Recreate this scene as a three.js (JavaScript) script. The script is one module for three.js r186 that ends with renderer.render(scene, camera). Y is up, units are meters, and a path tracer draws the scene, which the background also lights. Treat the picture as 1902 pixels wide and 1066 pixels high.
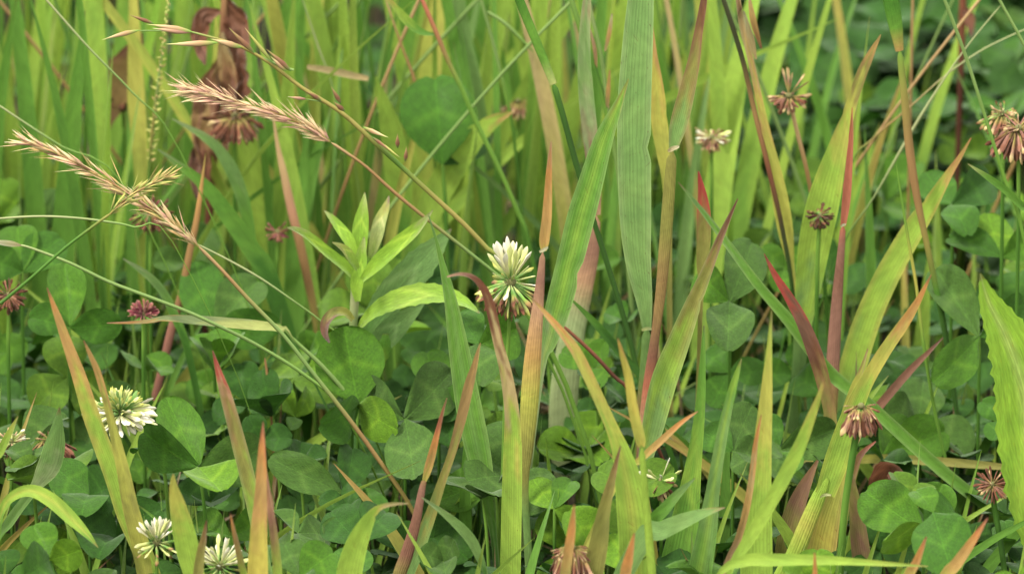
import * as THREE from 'three';
import { mergeGeometries } from 'three/addons/utils/BufferGeometryUtils.js';
import { createNoise2D } from 'simplex-noise';

// ---------------------------------------------------------------- camera, sky, sun, exposure
const scene = new THREE.Scene();
const PITCH = 20 * Math.PI / 180, FAR = 2.6, PX = 0.0002, W = 1902, H = 1066;
const aim = new THREE.Vector3(0, 0.10, 0);
const camera = new THREE.PerspectiveCamera(2 * Math.atan(H / 2 * PX / FAR) * 180 / Math.PI, W / H, 0.05, 400);
camera.position.set(0, aim.y + FAR * Math.sin(PITCH), FAR * Math.cos(PITCH));
camera.lookAt(aim);
camera.focus = 2.43;
camera.userData.fStop = 14;
camera.updateMatrixWorld(); camera.updateProjectionMatrix();

const renderer = new THREE.WebGLRenderer({ antialias: true });
renderer.toneMapping = THREE.LinearToneMapping;
renderer.toneMappingExposure = 4.5;
renderer.shadowMap.enabled = true;

{ // bright, thinly overcast sky
  const w = 64, h = 32, d = new Float32Array(w * h * 4);
  for (let j = 0; j < h; j++) for (let i = 0; i < w; i++) {
    const el = Math.max(0, Math.sin(((j + 0.5) / h - 0.5) * Math.PI));
    const l = (1 + 2 * el) / 3 * 1.05, k = (j * w + i) * 4;
    d[k] = l * 1.02; d[k + 1] = l; d[k + 2] = l * 0.93; d[k + 3] = 1;
  }
  const t = new THREE.DataTexture(d, w, h, THREE.RGBAFormat, THREE.FloatType);
  t.mapping = THREE.EquirectangularReflectionMapping; t.magFilter = THREE.LinearFilter; t.needsUpdate = true;
  scene.background = t; scene.environment = t;
}
const sun = new THREE.DirectionalLight(new THREE.Color(1, 0.94, 0.8), 1.5);
sun.position.set(-1.5, 3.0, 1.3); sun.target.position.set(0, 0, 0);
sun.castShadow = true; sun.shadow.radius = 20; sun.shadow.mapSize.set(2048, 2048);
Object.assign(sun.shadow.camera, { left: -2, right: 2, top: 2, bottom: -2, near: 0.5, far: 9 });
scene.add(sun, sun.target);

// ---------------------------------------------------------------- helpers
function rng(a) { return () => { a |= 0; a = a + 0x6D2B79F5 | 0; let t = Math.imul(a ^ a >>> 15, 1 | a); t = t + Math.imul(t ^ t >>> 7, 61 | t) ^ t; return ((t ^ t >>> 14) >>> 0) / 4294967296; }; }
const rnd = rng(20240611), rr = (a, b) => a + (b - a) * rnd(), pick = (a) => a[Math.floor(rnd() * a.length)];
const noise = createNoise2D(rng(77));
const V3 = (x, y, z) => new THREE.Vector3(x, y, z);
const FACE = V3(0, -Math.sin(PITCH), -Math.cos(PITCH));
const fw = V3(0, -Math.sin(PITCH), -Math.cos(PITCH)), upv = V3(0, Math.cos(PITCH), -Math.sin(PITCH)), eye = camera.position.clone();
// a point of the meadow: read off the photograph on the upright plane that stands z metres nearer than the meadow's middle
function spot(px, py, z) {
  const d = fw.clone().multiplyScalar(FAR).addScaledVector(upv, (H / 2 - py) * PX).add(V3((px - W / 2) * PX, 0, 0));
  return eye.clone().addScaledVector(d, (z - eye.z) / d.z);
}
const toPix = (p) => { const v = p.clone().project(camera); return [(v.x + 1) / 2 * W, (1 - v.y) / 2 * H]; };
const mm = (px) => px * PX;

const lin = (r, g, b, k) => { const c = new THREE.Color().setRGB(r / 255, g / 255, b / 255, THREE.SRGBColorSpace); return [c.r * k, c.g * k, c.b * k]; };
const KA = 0.66;
const PAL = {};
for (const [k, r, g, b] of [
  ['G', 118, 172, 66], ['g', 84, 140, 48], ['L', 170, 206, 84], ['Y', 202, 202, 98], ['y', 220, 206, 100], ['O', 234, 164, 98], ['o', 214, 172, 108],
  ['R', 204, 88, 80], ['P', 206, 124, 100], ['p', 208, 164, 132], ['T', 208, 186, 136], ['B', 134, 86, 64], ['b', 92, 58, 44], ['S', 134, 174, 98],
  ['s', 174, 192, 138], ['V', 150, 106, 90], ['E', 160, 158, 84], ['W', 226, 222, 178], ['K', 62, 108, 40], ['A', 170, 140, 92], ['w', 236, 232, 212],
  ['M', 134, 62, 74], ['c', 214, 222, 140], ['m', 170, 124, 110], ['k', 66, 74, 44], ['l', 180, 224, 76]]) PAL[k] = lin(r, g, b, KA);
function ramp(str, t) {
  const n = str.length - 1; if (n < 1) return PAL[str[0]];
  const f = Math.min(0.9999, Math.max(0, t)) * n, i = Math.floor(f), u = f - i, a = PAL[str[i]], b = PAL[str[i + 1]];
  return [a[0] + (b[0] - a[0]) * u, a[1] + (b[1] - a[1]) * u, a[2] + (b[2] - a[2]) * u];
}
const mix3 = (a, b, u) => [a[0] + (b[0] - a[0]) * u, a[1] + (b[1] - a[1]) * u, a[2] + (b[2] - a[2]) * u];

// textures: long veins of a grass blade, net veins of a clover leaflet, plain mottle
function tex(w, h, f, srgb) {
  const d = new Uint8Array(w * h * 4);
  for (let j = 0; j < h; j++) for (let i = 0; i < w; i++) {
    const c = f(i / w, j / h), k = (j * w + i) * 4;
    for (let q = 0; q < 3; q++) d[k + q] = Math.max(0, Math.min(255, Math.round(255 * (Array.isArray(c) ? c[q] : c))));
    d[k + 3] = 255;
  }
  const t = new THREE.DataTexture(d, w, h); t.wrapS = t.wrapT = THREE.RepeatWrapping; t.magFilter = THREE.LinearFilter; t.minFilter = THREE.LinearMipmapLinearFilter;
  if (srgb) t.colorSpace = THREE.SRGBColorSpace; t.needsUpdate = true; return t;
}
const loopN = (u, v, s, seed) => noise(Math.cos(u * 6.2832) * s + seed, Math.sin(u * 6.2832) * s + v + seed);
const veinH = (u, v) => { const x = u * 9 + 0.06 * noise(u * 3, v * 4); return 0.5 + 0.34 * Math.cos(x * 6.2832) - (Math.abs(u - 0.5) < 0.03 ? 0.25 : 0); };
const bladeMap = tex(256, 1024, (u, v) => {
  const vv = Math.cos(v * 6.2832) * 3, vs = Math.sin(v * 6.2832) * 3;
  let b = 0.88 + 0.03 * (veinH(u, v) - 0.5) * 2 + 0.045 * noise(u * 24, 3.3) + 0.03 * noise(u * 52, 8.1) + 0.035 * noise(u * 18, vv * 0.35 + vs * 0.2) + 0.045 * noise(u * 2.2 + vs * 0.7, vv * 0.9 + 9);
  if (Math.abs(u - 0.5) < 0.028) b += 0.07;
  if (u < 0.035 || u > 0.965) b += 0.08;
  const sp = noise(u * 13 + 40 + vv * 5, vs * 5 + u * 4), sp2 = noise(u * 44 + vv * 11, vs * 11 + 70);
  let c = [b, b, b * 0.97];
  if (sp > 0.83) { const k = Math.min(1, (sp - 0.83) * 12); c = [b * (1 - 0.25 * k), b * (1 - 0.5 * k), b * (1 - 0.5 * k)]; }
  if (sp2 > 0.86) c = [c[0] * 0.72, c[1] * 0.62, c[2] * 0.6];
  return c;
}, true);
const bladeBump = tex(256, 512, veinH, false);
const leafRel = (u, v) => { // u across 0..1, v base..tip
  const x = Math.abs(u - 0.5) * 2, s = (v - x * 0.42) * 15;
  const side = Math.pow(Math.abs(Math.cos(s * Math.PI)), 14);
  return [Math.max(0, 1 - x * 26), side * Math.max(0, 1 - x * 0.5)];
};
const leafMap = tex(256, 256, (u, v) => {
  const x = Math.abs(u - 0.5) * 2, [mid, side] = leafRel(u, v);
  const n = noise(u * 7, v * 7) * 0.05 + noise(u * 22 + 9, v * 22) * 0.05 + noise(u * 60, v * 60) * 0.03;
  let b = 0.80 + n + 0.12 * mid + 0.05 * side, c = [b * 0.97, b, b * 0.95];
  const ch = Math.abs(v - 0.36 - 0.2 * (1 - x)) , k = Math.max(0, 1 - ch / (0.075 + 0.02 * noise(u * 30, v * 30))) * Math.min(1, (1 - x) * 2.5);
  c = [c[0] + 0.21 * k, c[1] + 0.15 * k, c[2] + 0.24 * k];
  const sp = noise(u * 34 + 50, v * 34); if (sp > 0.84) c = [c[0] * 1.1, c[1] * 0.93, c[2] * 0.8];
  return c;
}, true);
const leafBump = tex(256, 256, (u, v) => { const [m, s] = leafRel(u, v); return 0.6 - 0.5 * m - 0.2 * s + 0.3 * noise(u * 18, v * 18); }, false);
const soilMap = tex(512, 512, (u, v) => { const n = 0.5 + 0.25 * loopN(u, v * 3, 4, 3) + 0.2 * noise(u * 60, v * 60) + 0.12 * noise(u * 140, v * 140); return [0.34 * n + 0.05, 0.27 * n + 0.05, 0.17 * n + 0.03]; }, true);

const leafish = (o) => new THREE.MeshPhysicalMaterial({ roughness: 1, specularIntensity: 0.3, side: THREE.DoubleSide, thickness: 0, ...o });
const bladeMat = leafish({ vertexColors: true, map: bladeMap, bumpMap: bladeBump, bumpScale: 0.00008, transmission: 0.44, clearcoat: 0.08, clearcoatRoughness: 0.5 });
const herbMat = leafish({ vertexColors: true, map: leafMap, bumpMap: leafBump, bumpScale: 0.0002, transmission: 0.45, clearcoat: 0.08, clearcoatRoughness: 0.5 });
const cloverTone = [[78, 140, 40], [94, 156, 42], [62, 120, 38], [122, 182, 48], [90, 140, 66], [108, 160, 50]].map(([r, g, b]) => {
  const c = lin(r * 1.1, g * 1.02, b * 0.82, 0.45), m = leafish({ map: leafMap, bumpMap: leafBump, bumpScale: 0.00016, transmission: 0.3, clearcoat: 0.07, clearcoatRoughness: 0.42 });
  m.color.setRGB(...c); return m;
});
const stemMat = new THREE.MeshPhysicalMaterial({ vertexColors: true, roughness: 0.7, specularIntensity: 0.4, side: THREE.DoubleSide, color: new THREE.Color(0.66, 0.58, 0.56) });
const sheathMat = new THREE.MeshPhysicalMaterial({ vertexColors: true, map: bladeMap, bumpMap: bladeBump, bumpScale: 0.00012, roughness: 0.75, specularIntensity: 0.3, side: THREE.DoubleSide, color: new THREE.Color(0.8, 0.8, 0.8) });
const petalMat = leafish({ vertexColors: true, transmission: 0.25 });
const chaffMat = new THREE.MeshPhysicalMaterial({ vertexColors: true, roughness: 0.75, side: THREE.DoubleSide });
const soilMat = new THREE.MeshStandardMaterial({ map: soilMap, roughness: 1 });

const used = {};
const numbered = (n) => { used[n] = (used[n] ?? -1) + 1; return used[n] ? `${n}_${String(used[n]).padStart(3, '0')}` : n; };
function mesh(name, geo, mat, parent) { const m = new THREE.Mesh(geo, mat); m.name = name; m.castShadow = m.receiveShadow = true; if (parent) parent.add(m); return m; }
function tag(o, label, category, group, kind) { Object.assign(o.userData, { label, category }); if (group) o.userData.group = group; if (kind) o.userData.kind = kind; return o; }
function thing(name, label, category, at, group) { const g = new THREE.Group(); g.name = numbered(name); if (at) g.position.copy(at); scene.add(g); return tag(g, label, category, group); }

// ---------------------------------------------------------------- geometry makers
const cr = (a, b, c, d, t) => 0.5 * (2 * b + (c - a) * t + (2 * a - 5 * b + 4 * c - d) * t * t + (3 * b - a - 3 * c + d) * t * t * t);
function path(pts, sub) { // [{p, w}] -> smooth samples [{p, w, t}]
  const out = [], n = pts.length, q = (i) => pts[Math.max(0, Math.min(n - 1, i))];
  for (let i = 0; i < n - 1; i++) for (let s = 0; s < sub + (i === n - 2 ? 1 : 0); s++) {
    const f = s / sub, [a, b, c, d] = [q(i - 1), q(i), q(i + 1), q(i + 2)];
    out.push({ p: V3(cr(a.p.x, b.p.x, c.p.x, d.p.x, f), cr(a.p.y, b.p.y, c.p.y, d.p.y, f), cr(a.p.z, b.p.z, c.p.z, d.p.z, f)), w: Math.max(0.00012, cr(a.w, b.w, c.w, d.w, f)), c: b.c + (c.c - b.c) * f });
  }
  return out;
}
// traced points (px, py, width px) from base to tip -> 3-D points; with ground, carried on down into the soil
function trace(p, z, dz = 0, ground = true, foot) {
  const n = p.length, pts = p.map(([x, y, w], i) => ({ p: spot(x, y, z + dz * Math.pow(i / (n - 1), 1.4)), w: mm(w) * 0.93 * (1 - (z) * 0.38), c: i / (n - 1) }));
  if (ground && pts[0].p.y > 0.004) {
    const a = pts[0], d = a.p.clone().sub(pts[1].p), h = a.p.y, slope = Math.max(-0.8, Math.min(0.8, d.x / Math.max(0.2 * Math.abs(d.x) + 1e-4, Math.abs(d.y))));
    const gw = Math.min(a.w, foot ?? 0.0036), k = d.y < 0 ? 1 : 0.4;
    pts.unshift({ p: V3(a.p.x + slope * h * 0.22 * k, h * 0.55, a.p.z - 0.004), w: (a.w + gw) / 2, c: 0 });
    pts.unshift({ p: V3(a.p.x + slope * h * 0.34 * k, -0.004, a.p.z - 0.008), w: gw, c: 0 });
  }
  return pts;
}
function sheet(pts, o = {}) { // a folded, twisted blade
  const { colors = 'GG', edge, sub = 4, roll = 0, twist = 0, fold = 0.14, ser = 0, wave = 0, cols = 4, face = FACE, vScale = 1 / 0.09, seed = 0, uvLeaf = false, mid } = o;
  const s = path(pts, sub), n = s.length, pos = [], uv = [], col = [], idx = [], T = V3(), Wd = V3(), N = V3();
  let len = 0;
  for (let i = 0; i < n; i++) {
    T.copy(s[Math.min(n - 1, i + 1)].p).sub(s[Math.max(0, i - 1)].p).normalize();
    if (i) len += s[i].p.distanceTo(s[i - 1].p);
    Wd.crossVectors(face, T).normalize();
    const u = i / (n - 1), a = roll + twist * u;
    Wd.applyAxisAngle(T, a); N.crossVectors(Wd, T);
    let w = s[i].w / Math.max(0.55, Math.abs(Math.cos(a)));
    const bs = Math.sin(seed * 12.9898) * 43758.5453, bite = bs - Math.floor(bs), bu = 0.45 + 0.45 * ((bite * 17) % 1), bd = (u - bu) / 0.014;
    const tooth = ser ? (i % 3 === 0 ? 1 + ser * (0.9 + 0.9 * noise(i * 1.7, seed)) : i % 3 === 1 ? 1 - ser * 0.5 : 1 - ser * 0.1) : 1;
    const nz = noise(seed * 3.1 + len * 60, seed);
    for (let j = 0; j <= cols; j++) {
      const q = j / cols * 2 - 1, aq = Math.abs(q), e = (aq > 0.9 ? tooth : 1) * (bite < 0.35 && aq > 0.4 && q * (bite - 0.17) > 0 && !ser ? 1 - 0.24 * Math.exp(-bd * bd) : 1);
      const p = s[i].p.clone().addScaledVector(Wd, q * w / 2 * e).addScaledVector(N, fold * w * (Math.pow(aq, 1.25) - 0.4) + wave * w * (Math.sin(len * 260 + q * 1.6 + seed) * aq * 0.7 + noise(q * 1.6 + seed, len * 150) * 0.8));
      pos.push(p.x, p.y, p.z); uv.push(uvLeaf ? 0.5 + q * 0.5 : j / cols, uvLeaf ? u : len * vScale + seed * 0.37);
      let c = ramp(colors, s[i].c + (s[i].c > 0.02 ? 0.14 * noise(q * 1.3 + seed, len * 42 + seed) + 0.07 * noise(q * 4, len * 160 + seed) + 0.06 * (aq - 0.4) : 0));
      if (s[i].c > 0.955 && bite > 0.45) c = mix3(c, PAL.B, 0.6);
      if (edge && aq > 0.7) c = mix3(c, PAL[edge], 0.35);
      if (mid && aq < 0.3) c = mix3(c, PAL[mid], 0.55);
      const k = 1 + 0.09 * nz + 0.05 * noise(q * 2 + seed, len * 120);
      col.push(c[0] * k * (1 + 0.05 * nz), c[1] * k, c[2] * k);
    }
  }
  const m = cols + 1;
  for (let i = 0; i < n - 1; i++) for (let j = 0; j < cols; j++) { const a = i * m + j; idx.push(a, a + 1, a + m, a + 1, a + m + 1, a + m); }
  return geom(pos, uv, col, idx);
}
function geom(pos, uv, col, idx) {
  const g = new THREE.BufferGeometry();
  g.setAttribute('position', new THREE.Float32BufferAttribute(pos, 3)); g.setAttribute('uv', new THREE.Float32BufferAttribute(uv, 2));
  if (col) g.setAttribute('color', new THREE.Float32BufferAttribute(col, 3));
  g.setIndex(idx); g.computeVertexNormals(); return g;
}
function pipe(pts, colors, sub = 3, sides = 6, flat = 1, seed = 0) { // stems and sheaths; w is the diameter
  const s = path(pts, sub), n = s.length, pos = [], uv = [], col = [], idx = [], T = V3(), A = V3(), B = V3();
  s[n - 1].w *= 0.15; s[n - 1].p.lerp(s[n - 2].p, -0.2);
  for (let i = 0; i < n; i++) {
    T.copy(s[Math.min(n - 1, i + 1)].p).sub(s[Math.max(0, i - 1)].p).normalize();
    A.crossVectors(FACE, T).normalize(); B.crossVectors(A, T);
    const base = ramp(colors, s[i].c);
    for (let j = 0; j <= sides; j++) {
      const a = j / sides * Math.PI * 2, p = s[i].p.clone().addScaledVector(A, Math.cos(a) * s[i].w / 2).addScaledVector(B, Math.sin(a) * s[i].w / 2 * flat);
      const k = 1 + 0.10 * noise(i * 0.35 + seed, j * 0.8) ;
      pos.push(p.x, p.y, p.z); uv.push(j / sides * 2, i * 0.09 + seed * 0.3); col.push(base[0] * k, base[1] * k, base[2] * k);
    }
  }
  const m = sides + 1;
  for (let i = 0; i < n - 1; i++) for (let j = 0; j < sides; j++) { const a = i * m + j; idx.push(a, a + m, a + 1, a + 1, a + m, a + m + 1); }
  return geom(pos, uv, col, idx);
}
// spindle of unit length along +y: profile [[y, r]...], coloured along its length, bent and flattened
function spindle(prof, colors, sides = 6, bend = 0, flat = 1, lobes = 0) {
  const pos = [], uv = [], col = [], idx = [], n = prof.length, m = sides + 1;
  prof.forEach(([y, r], i) => { for (let j = 0; j <= sides; j++) {
    const a = j / sides * Math.PI * 2, k = 1 + lobes * Math.cos(a * 2 + 0.6) * y + lobes * 0.7 * Math.sin(i * 2.7 + j * 1.9), c = ramp(colors, y), f = 1 + 0.1 * Math.cos(a * 3 + y * 5);
    pos.push(Math.cos(a) * r * k + bend * y * y, y, Math.sin(a) * r * flat * k); uv.push(j / sides, y); col.push(c[0] * f, c[1] * f, c[2] * f);
  } });
  for (let i = 0; i < n - 1; i++) for (let j = 0; j < sides; j++) { const a = i * m + j; idx.push(a, a + m, a + 1, a + 1, a + m, a + m + 1); }
  return geom(pos, uv, col, idx);
}
function aimAlong(m, from, dir, length, width, spin = rr(0, 6.28)) {
  m.position.copy(from); m.quaternion.setFromUnitVectors(V3(0, 1, 0), dir.clone().normalize());
  m.rotateY(spin); m.scale.set(width, length, width); return m;
}

// ---------------------------------------------------------------- ground
{
  const g = new THREE.CircleGeometry(150, 64); g.rotateX(-Math.PI / 2);
  const uv = g.attributes.uv, p = g.attributes.position; for (let i = 0; i < uv.count; i++) uv.setXY(i, p.getX(i) / 0.35, p.getZ(i) / 0.35);
  const m = mesh('ground', g, soilMat, scene); m.userData.kind = 'structure';
}

// ---------------------------------------------------------------- grass blades and shoots, traced
let nb = 0;
const sheetOf = (p, c, z, o) => sheet(trace(p, z, o.dz ?? 0.012, o.g ?? true, o.foot), { colors: c, roll: o.roll ?? (((nb++ * 37) % 11) / 11 - 0.5) * 0.9, twist: o.twist ?? (((nb * 53) % 13) / 13 - 0.5) * 0.7, fold: o.fold ?? 0.10 + ((nb * 29) % 7) / 70, seed: nb * 1.7, edge: o.e, mid: o.m, ser: o.ser ?? 0, wave: o.wave ?? 0, sub: o.sub ?? 4, cols: o.cols ?? 4, uvLeaf: o.leaf });
function blade(label, z, c, p, o = {}) {
  const m = mesh(numbered(o.name ?? 'blade_of_grass'), sheetOf(p, c, z, o), o.leaf ? herbMat : bladeMat, scene);
  return tag(m, label, o.cat ?? 'grass blade', o.group, 'thing');
}
function shoot(label, z, parts, o = {}) { // parts: [name, colours, points, options]
  if (parts.length === 1) { const [, c, p0, q = {}] = parts[0], p = p0.map(([x, y, w]) => [x, y, w < 8 ? w * 0.62 : w < 12 ? w * 0.78 : w]); return tag(mesh(numbered(o.name ?? 'grass_shoot'), pipe(trace(p, z, q.dz ?? 0, true, 0.0022), c, 4, 8, q.flat ?? 0.6, nb++), stemMat, scene), label, o.cat ?? 'grass shoot', o.group, 'thing'); }
  const r = thing(o.name ?? 'grass_shoot', label, o.cat ?? 'grass shoot', null, o.group);
  parts.forEach(([name, c, p, q = {}], i) => {
    const g = q.g ?? i === 0, zz = z + (q.z ?? 0);
    if (name === 'sheath' || name === 'stem' || name === 'branch') mesh(name, pipe(trace(p, zz, q.dz ?? 0, g, 0.0022), c, 4, 10, name === 'sheath' ? (q.flat ?? 0.5) * 0.75 : q.flat ?? 1, i + nb++), name === 'sheath' ? sheathMat : stemMat, r);
    else mesh(name, sheetOf(p, c, zz, { ...q, g }), q.leaf ? herbMat : bladeMat, r);
  });
  return r;
}

shoot('tall broad grey-green blade with a pale collar, widest blade in the middle', 0.12, [
  ['sheath', 'EASS', [[1190, 860, 20], [1192, 760, 20], [1197, 690, 19], [1202, 610, 18]]],
  ['blade', 'SSSSSS', [[1202, 611, 17], [1197, 560, 32], [1185, 480, 52], [1180, 400, 63], [1178, 300, 67], [1178, 200, 67], [1183, 100, 62], [1190, 0, 52], [1196, -80, 36], [1200, -170, 4]], { roll: 0.15, twist: 0.1, fold: 0.07, e: 's', dz: -0.02 }],
  ['collar', 'cs', [[1192, 613, 5], [1203, 610, 7], [1214, 612, 4]], { g: false, roll: 0, z: 0.003, dz: 0 }]]);
blade('broad fresh green blade leaning right, its tip crossing the tall grey-green blade', 0.14, 'sSGGGGGE', [[1006, 690, 12], [1018, 640, 30], [1036, 573, 50], [1060, 480, 53], [1080, 400, 55], [1096, 345, 50], [1121, 260, 38], [1146, 200, 20], [1168, 146, 2]], { roll: 0.2, twist: -0.3, m: 'L', e: 's' });
shoot('pale grey-green sheath flushed purple at its top, behind the white clover', 0.055, [
  ['sheath', 'sssssspmp', [[1045, 905, 26], [1045, 850, 46], [1045, 800, 55], [1049, 720, 57], [1063, 620, 50], [1081, 540, 42], [1098, 470, 32], [1106, 400, 20]], { flat: 0.35 }],
  ['blade', 'pmsSsp', [[1106, 400, 20], [1104, 330, 26], [1096, 250, 30], [1088, 170, 30], [1085, 90, 24], [1090, 0, 16], [1095, -60, 3]], { roll: 0.3 }]]);
shoot('tan and orange ripened sheath with a narrow upright blade beside the white clover', 0.19, [
  ['sheath', 'SSEEYopmp', [[985, 1085, 18], [977, 960, 15], [974, 890, 18], [978, 830, 28], [984, 740, 36], [990, 660, 33], [998, 580, 24], [1004, 520, 17], [1008, 470, 10]], { flat: 0.45 }],
  ['blade', 'YooOp', [[1010, 466, 10], [1011, 445, 20], [1016, 400, 19], [1019, 340, 14], [1021, 300, 9], [1024, 262, 2]], { roll: 0.1, fold: 0.25 }],
  ['collar', 'WW', [[1002, 468, 4], [1010, 464, 7], [1018, 459, 4]], { g: false, z: 0.003, roll: 0 }]]);
blade('blade with a withered brown curled-over top arching toward the white clover', 0.215, 'LLLYTTBBBmp', [[948, 1085, 40], [950, 960, 41], [952, 850, 38], [951, 770, 30], [940, 695, 24], [926, 640, 20], [913, 580, 20], [901, 542, 16], [881, 517, 11], [856, 509, 7], [830, 514, 3]], { roll: -0.1, fold: 0.2, twist: 0.3 });
blade('smooth mid-green blade with a thread-thin tip, left of the white clover', 0.17, 'gGGGGGGS', [[917, 1000, 14], [906, 930, 30], [890, 850, 48], [871, 760, 52], [852, 650, 41], [837, 560, 26], [821, 490, 13], [808, 440, 6], [796, 400, 2]], { roll: 0.2, m: 'S', e: 's' });
blade('olive-brown blade with a rusty tip crossing the smooth mid-green blade', 0.215, 'SSEEAAAo', [[748, 1090, 28], [775, 1020, 29], [800, 955, 23], [822, 890, 17], [838, 845, 16], [856, 780, 20], [870, 720, 20], [882, 675, 12], [892, 637, 2]], { roll: 0.1, fold: 0.2 });
shoot('purple-brown sheath ending in a short bright orange tip', 0.225, [
  ['sheath', 'EVVmA', [[736, 1090, 26], [755, 1030, 26], [772, 970, 20], [783, 912, 14], [788, 892, 10]], { flat: 0.5 }],
  ['blade', 'YoOPA', [[788, 893, 9], [795, 870, 16], [803, 840, 15], [813, 800, 10], [822, 765, 6], [830, 739, 2]], { roll: 0.1, fold: 0.25 }]]);
blade('short bright lime blade, its dried tip kinked over to the right', 0.28, 'LLLLYTT', [[645, 1090, 50], [655, 1030, 48], [672, 985, 36], [690, 955, 20], [705, 942, 11], [730, 936, 7], [758, 935, 2]], { roll: 0.1, twist: 0.4 });
blade('slim green blade drooping to the right below the orange-tipped sheath', 0.24, 'gSSSs', [[905, 1090, 8], [896, 1050, 14], [878, 1008, 21], [855, 980, 20], [820, 950, 12], [783, 924, 2]], { roll: 0.2 });
blade('small leaf with a dark red upper half, behind the brown-edged blade', 0.1, 'EEEARR', [[1302, 560, 10], [1305, 490, 23], [1308, 440, 28], [1308, 400, 28], [1305, 360, 18], [1298, 318, 3]], { roll: 0, fold: 0.2 });
blade('large olive blade turning brown toward its long tapering tip', 0.15, 'SSLLEEAVB', [[1192, 890, 24], [1213, 790, 44], [1232, 710, 52], [1258, 640, 46], [1285, 570, 34], [1308, 515, 24], [1332, 455, 17], [1352, 410, 10], [1371, 369, 2]], { roll: 0.1, fold: 0.25, e: 's', twist: 0.1 });
shoot('tall ripening shoot with a salmon sheath and a brown-topped blade', 0.135, [
  ['sheath', 'VmpPVAAEEE', [[1186, 900, 20], [1193, 850, 22], [1200, 770, 24], [1207, 700, 22], [1218, 620, 18], [1228, 540, 21], [1236, 450, 24], [1243, 360, 24], [1249, 282, 19]], { flat: 0.5 }],
  ['blade', 'SSEABV', [[1250, 278, 16], [1260, 235, 34], [1274, 180, 33], [1288, 120, 25], [1298, 60, 17], [1308, 0, 13], [1313, -50, 3]], { roll: 0, fold: 0.18, e: 'm' }],
  ['collar', 'TW', [[1241, 281, 5], [1250, 276, 9], [1262, 272, 5]], { g: false, z: 0.003, roll: 0 }]]);
blade('yellow-green blade peeping out behind the tall broad grey-green blade', 0.05, 'EYYYyoo', [[1243, 470, 12], [1240, 350, 18], [1233, 290, 25], [1226, 230, 33], [1220, 160, 27], [1214, 100, 15], [1210, 30, 3]], { roll: 0 });
shoot('dark green jointed stem running down behind the broad fresh green blade', 0.09, [
  ['stem', 'gKKKKg', [[1195, 760, 9], [1180, 670, 10], [1150, 560, 11], [1106, 420, 11], [1072, 310, 12], [1046, 215, 12], [1028, 155, 12]], { flat: 1 }],
  ['sheath', 'cGGgg', [[1028, 156, 14], [1010, 110, 17], [985, 50, 18], [965, 0, 18], [945, -50, 15]], { g: false }]], { name: 'grass_stalk', cat: 'grass stem' });
shoot('slender twin flowering stem with straw spikelets between the two top-centre blades', 0.02, [
  ['stem', 'SGgGS', [[1150, 330, 9], [1128, 215, 10], [1105, 130, 11], [1080, 60, 11], [1050, -40, 10]], { flat: 1 }],
  ['branch', 'SSs', [[1132, 230, 8], [1118, 110, 8], [1100, 30, 7], [1088, -40, 6]], { g: false, flat: 1 }],
  ['spikelet', 'Too', [[1128, 205, 5], [1130, 170, 9], [1133, 130, 3]], { g: false }],
  ['spikelet', 'ToW', [[1124, 95, 4], [1132, 60, 9], [1137, 25, 3]], { g: false }],
  ['spikelet', 'opT', [[1108, 125, 4], [1105, 90, 8], [1095, 50, 3]], { g: false }]], { name: 'grass_stalk', cat: 'grass stem' });
blade('front blade sweeping up from bright green to an orange tip at the white clover', 0.255, 'LLLLYYoOo', [[1182, 1090, 66], [1179, 1000, 70], [1171, 930, 63], [1158, 860, 44], [1140, 805, 27], [1118, 755, 23], [1095, 705, 22], [1070, 655, 21], [1045, 620, 16], [1015, 585, 10], [988, 555, 3]], { roll: 0.15, twist: 0.5, m: 'Y' });
shoot('small yellow pointed blade on a thin stalk in front of the salmon sheath', 0.275, [
  ['sheath', 'LLLL', [[1212, 1085, 18], [1206, 1000, 16], [1199, 920, 14], [1192, 830, 12]], { flat: 0.6 }],
  ['blade', 'yYyyO', [[1192, 830, 12], [1189, 812, 21], [1178, 765, 20], [1168, 700, 16], [1157, 660, 10], [1148, 628, 2]], { roll: 0, fold: 0.3 }]]);
blade('olive half-folded blade with a dark tip, left edge of the bright front blade', 0.27, 'EEEEAB', [[1098, 1090, 42], [1112, 1010, 38], [1122, 950, 26], [1137, 890, 15], [1153, 828, 2]], { roll: 0.2, fold: 0.25 });
blade('narrow amber blade slanting up to the right out from the bright front blade', 0.24, 'YYooOo', [[1150, 890, 11], [1185, 858, 13], [1225, 822, 14], [1265, 786, 9], [1297, 764, 2]], { roll: 0, fold: 0.25 });
blade('flat dull green blade pointing right, low beside the bright front blade', 0.262, 'SSSSSA', [[1188, 1012, 40], [1230, 986, 36], [1270, 968, 30], [1310, 953, 17], [1347, 943, 2]], { roll: -0.2, fold: 0.08 });
blade('short green blade slanting just above the flat dull green blade', 0.25, 'GGSS', [[1195, 1000, 26], [1235, 945, 24], [1265, 912, 15], [1292, 888, 2]], { roll: 0.2 });
blade('upright fresh green blade with a needle tip, right of the bright front blade', 0.2, 'GGLGGG', [[1250, 1090, 70], [1272, 970, 56], [1289, 860, 32], [1300, 770, 21], [1305, 690, 14], [1308, 605, 3]], { roll: 0.2 });
blade('smooth pale green blade bending slightly right, second right of the bright front blade', 0.235, 'GSSSGL', [[1296, 1090, 48], [1312, 1000, 42], [1325, 910, 28], [1338, 830, 23], [1352, 760, 19], [1365, 710, 14], [1378, 666, 2]], { roll: 0.1, m: 'L' });
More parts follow.
